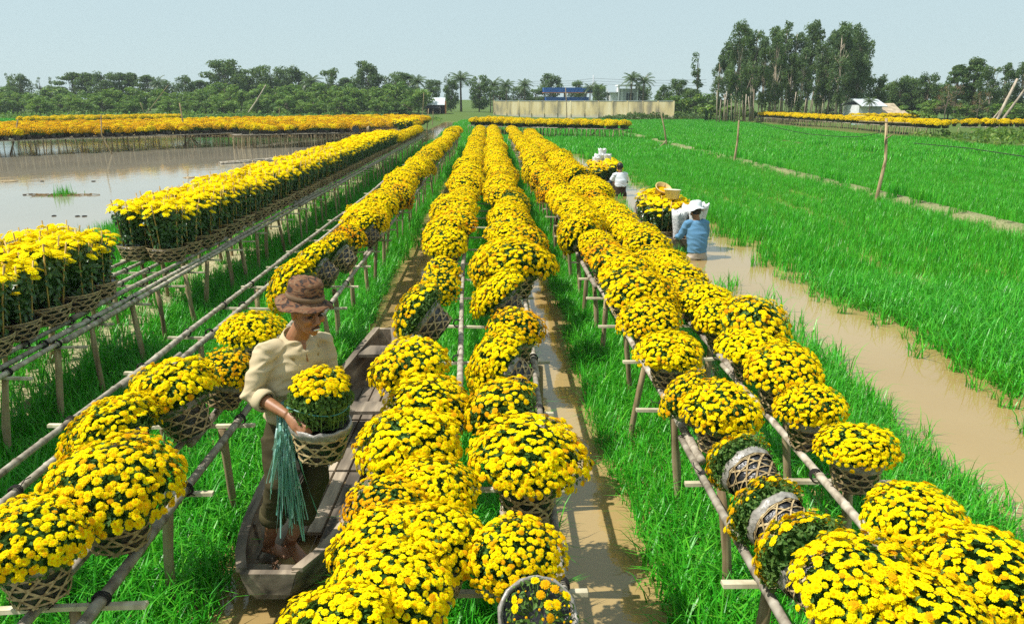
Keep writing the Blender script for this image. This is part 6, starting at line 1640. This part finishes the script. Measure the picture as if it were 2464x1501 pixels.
# cargo
for i, (x, y, s) in enumerate(((3.28, 15.0, 1.05), (3.66, 15.1, 1.05), (3.25, 15.6, 1.10), (3.68, 15.7, 1.12), (3.27, 16.2, 1.1), (3.66, 16.3, 1.1), (3.47, 16.8, 1.1))):
    tall_pot((x, y, .115), i, i * 1.1, s, 'tall golden chrysanthemum pot loaded in the boat of the man in the blue shirt', 'pots in the nearer loaded boat', False, i < 4, 'o' if i % 2 else 'y')
for i, (x, y, s) in enumerate(((3.42, 24.5, 1.0), (3.80, 24.6, 1.05), (3.40, 25.2, 1.1), (3.80, 25.3, 1.1), (3.42, 25.9, 1.1), (3.80, 26.0, 1.1))):
    tall_pot((x, y, .115), i, i * 1.7, s, 'tall golden chrysanthemum pot loaded in the boat of the man in the white t-shirt', 'pots in the farther loaded boat', False, i < 3, 'o' if i % 2 == 0 else 'y')
for i, (x, y) in enumerate(((3.60, 14.45),)):
    li, we, rm = BASKETS[1]; rt = tag(empty('woven_basket', (x, y, .115)), 'woven basket at the stern of the nearer loaded boat', 'basket'); new_obj('liner', li, rt); new_obj('weave', we, rt)
rt = tag(empty('woven_basket', (3.72, 24.05, .115)), 'woven basket at the stern of the farther loaded boat', 'basket'); new_obj('liner', BASKETS[2][0], rt); new_obj('weave', BASKETS[2][1], rt)
def m_news():
    m, nt, out = mat_new('newsprint'); n = tex(nt, 'Noise', 90, 2, coord='Object', stretch=(.35, .35, 1.6)); n2 = tex(nt, 'Noise', 9, 3)
    ink = ramp(nt, n.outputs['Fac'], [(0.50, (0, 0, 0)), (0.56, (1, 1, 1))]); blk = ramp(nt, n2.outputs['Fac'], [(.42, (0, 0, 0)), (.5, (1, 1, 1))])
    f = math_n(nt, 'MULTIPLY', ink, blk)
    principled(nt, out, mixc(nt, math_n(nt, 'MULTIPLY', f, .7), (.70, .71, .70), (.12, .12, .13)), .85, .1, bump=n2.outputs['Fac'], bump_s=.6, bump_d=.02)
    return m
M['news'] = m_news()
def paper_wrap(loc, h, r0, r1, lean, label, seed, group):
    r = np.random.default_rng(seed); b = MB(); n = 18; rg = []
    for t in np.linspace(0, 1, 7):
        q = r0 + (r1 - r0) * t; rg.append([(lean[0] * t + q * math.cos(2 * math.pi * k / n) * (1 + .10 * math.sin(3 * k + seed + 3 * t)), lean[1] * t + q * math.sin(2 * math.pi * k / n) * (1 + .1 * math.cos(4 * k + 2 * t)), h * t + (.03 * math.sin(k * 1.9 + seed) if t == 1 else 0)) for k in range(n)])
    rg.append([tuple(np.array(p) * [.9, .9, .96]) for p in rg[-1]])
    b.loft(rg); o = b.build('newspaper_bundle', M['news'], smooth=True); o.location = loc; return tag(o, label, 'newspaper bundle', group)
for i, a in enumerate((((3.50, 14.5, .12), .62, .09, .15, (.0, -.05)), ((3.66, 14.62, .30), .52, .10, .17, (.08, 0)), ((3.84, 14.5, .40), .45, .10, .16, (.05, .02)), ((3.74, 14.35, .48), .36, .10, .14, (.02, -.02)))):
    paper_wrap(*a, 'flower bundle wrapped in newspaper in front of the man in the blue shirt', i, 'newspaper bundles in the nearer boat')
for i, a in enumerate((((3.50, 25.6, .80), .22, .15, .15, (0, 0)), ((3.75, 25.6, .80), .22, .14, .15, (0, 0)), ((3.62, 25.7, 1.0), .18, .12, .13, (0, 0)), ((3.42, 25.5, .74), .2, .13, .13, (0, 0)))):
    paper_wrap(*a, 'white newspaper bundle stacked on the flowers of the farther loaded boat', 20 + i, 'newspaper bundles on the farther boat')
def tub(loc, r0, r1, h, mat, label, rot, fill=None):
    rt = tag(empty('plastic_tub', loc), label, 'tub'); rt.rotation_euler = rot; b = MB(); n = 24; C_ = lambda q, z: [(q * math.cos(2 * math.pi * k / n), q * math.sin(2 * math.pi * k / n), z) for k in range(n)]
    b.loft([C_(r0 * .3, 0), C_(r0, 0), C_(r1, h), C_(r1 + .012, h), C_(r1 + .012, h + .012), C_(r1 - .008, h + .012), C_(r0 - .008, .01), C_(r0 * .3, .01)]); b.build('shell', mat, rt, True)
    if fill: b = MB(); b.loft([C_(r1 * .5, h * .70), C_(r1 * .93, h * .66), C_(r1 * .3, h * .80)]); b.build('petals', fill, rt)
tub((3.42, 15.9, .84), .12, .16, .20, m_plain('yellowed_plastic', (.62, .42, .16), .5, .3, .1), 'yellowed tub holding loose petals on top of the loaded flowers', (.55, .25, 0), M['blossom'])
tub((3.58, 15.55, .82), .13, .155, .17, m_plain('white_plastic', (.66, .62, .52), .5, .3, .1), 'white plastic tub beside the yellowed one on the loaded flowers', (-.05, .05, 0))

# ------------------------------------------------------------------ thin haze over the fields
hz = MB(); hz.box((0, 95, 8.0), (460, 250, 20.0))
hm_, hnt, hout = mat_new('thin_haze')
pv_ = hnt.nodes.new('ShaderNodeVolumePrincipled')
pv_.inputs['Color'].default_value = (0.80, 0.91, 0.95, 1); pv_.inputs['Density'].default_value = HAZE; pv_.inputs['Anisotropy'].default_value = 0.2
hnt.links.new(pv_.outputs[0], hout.inputs['Volume'])
tag(hz.build('haze', hm_), kind='stuff')
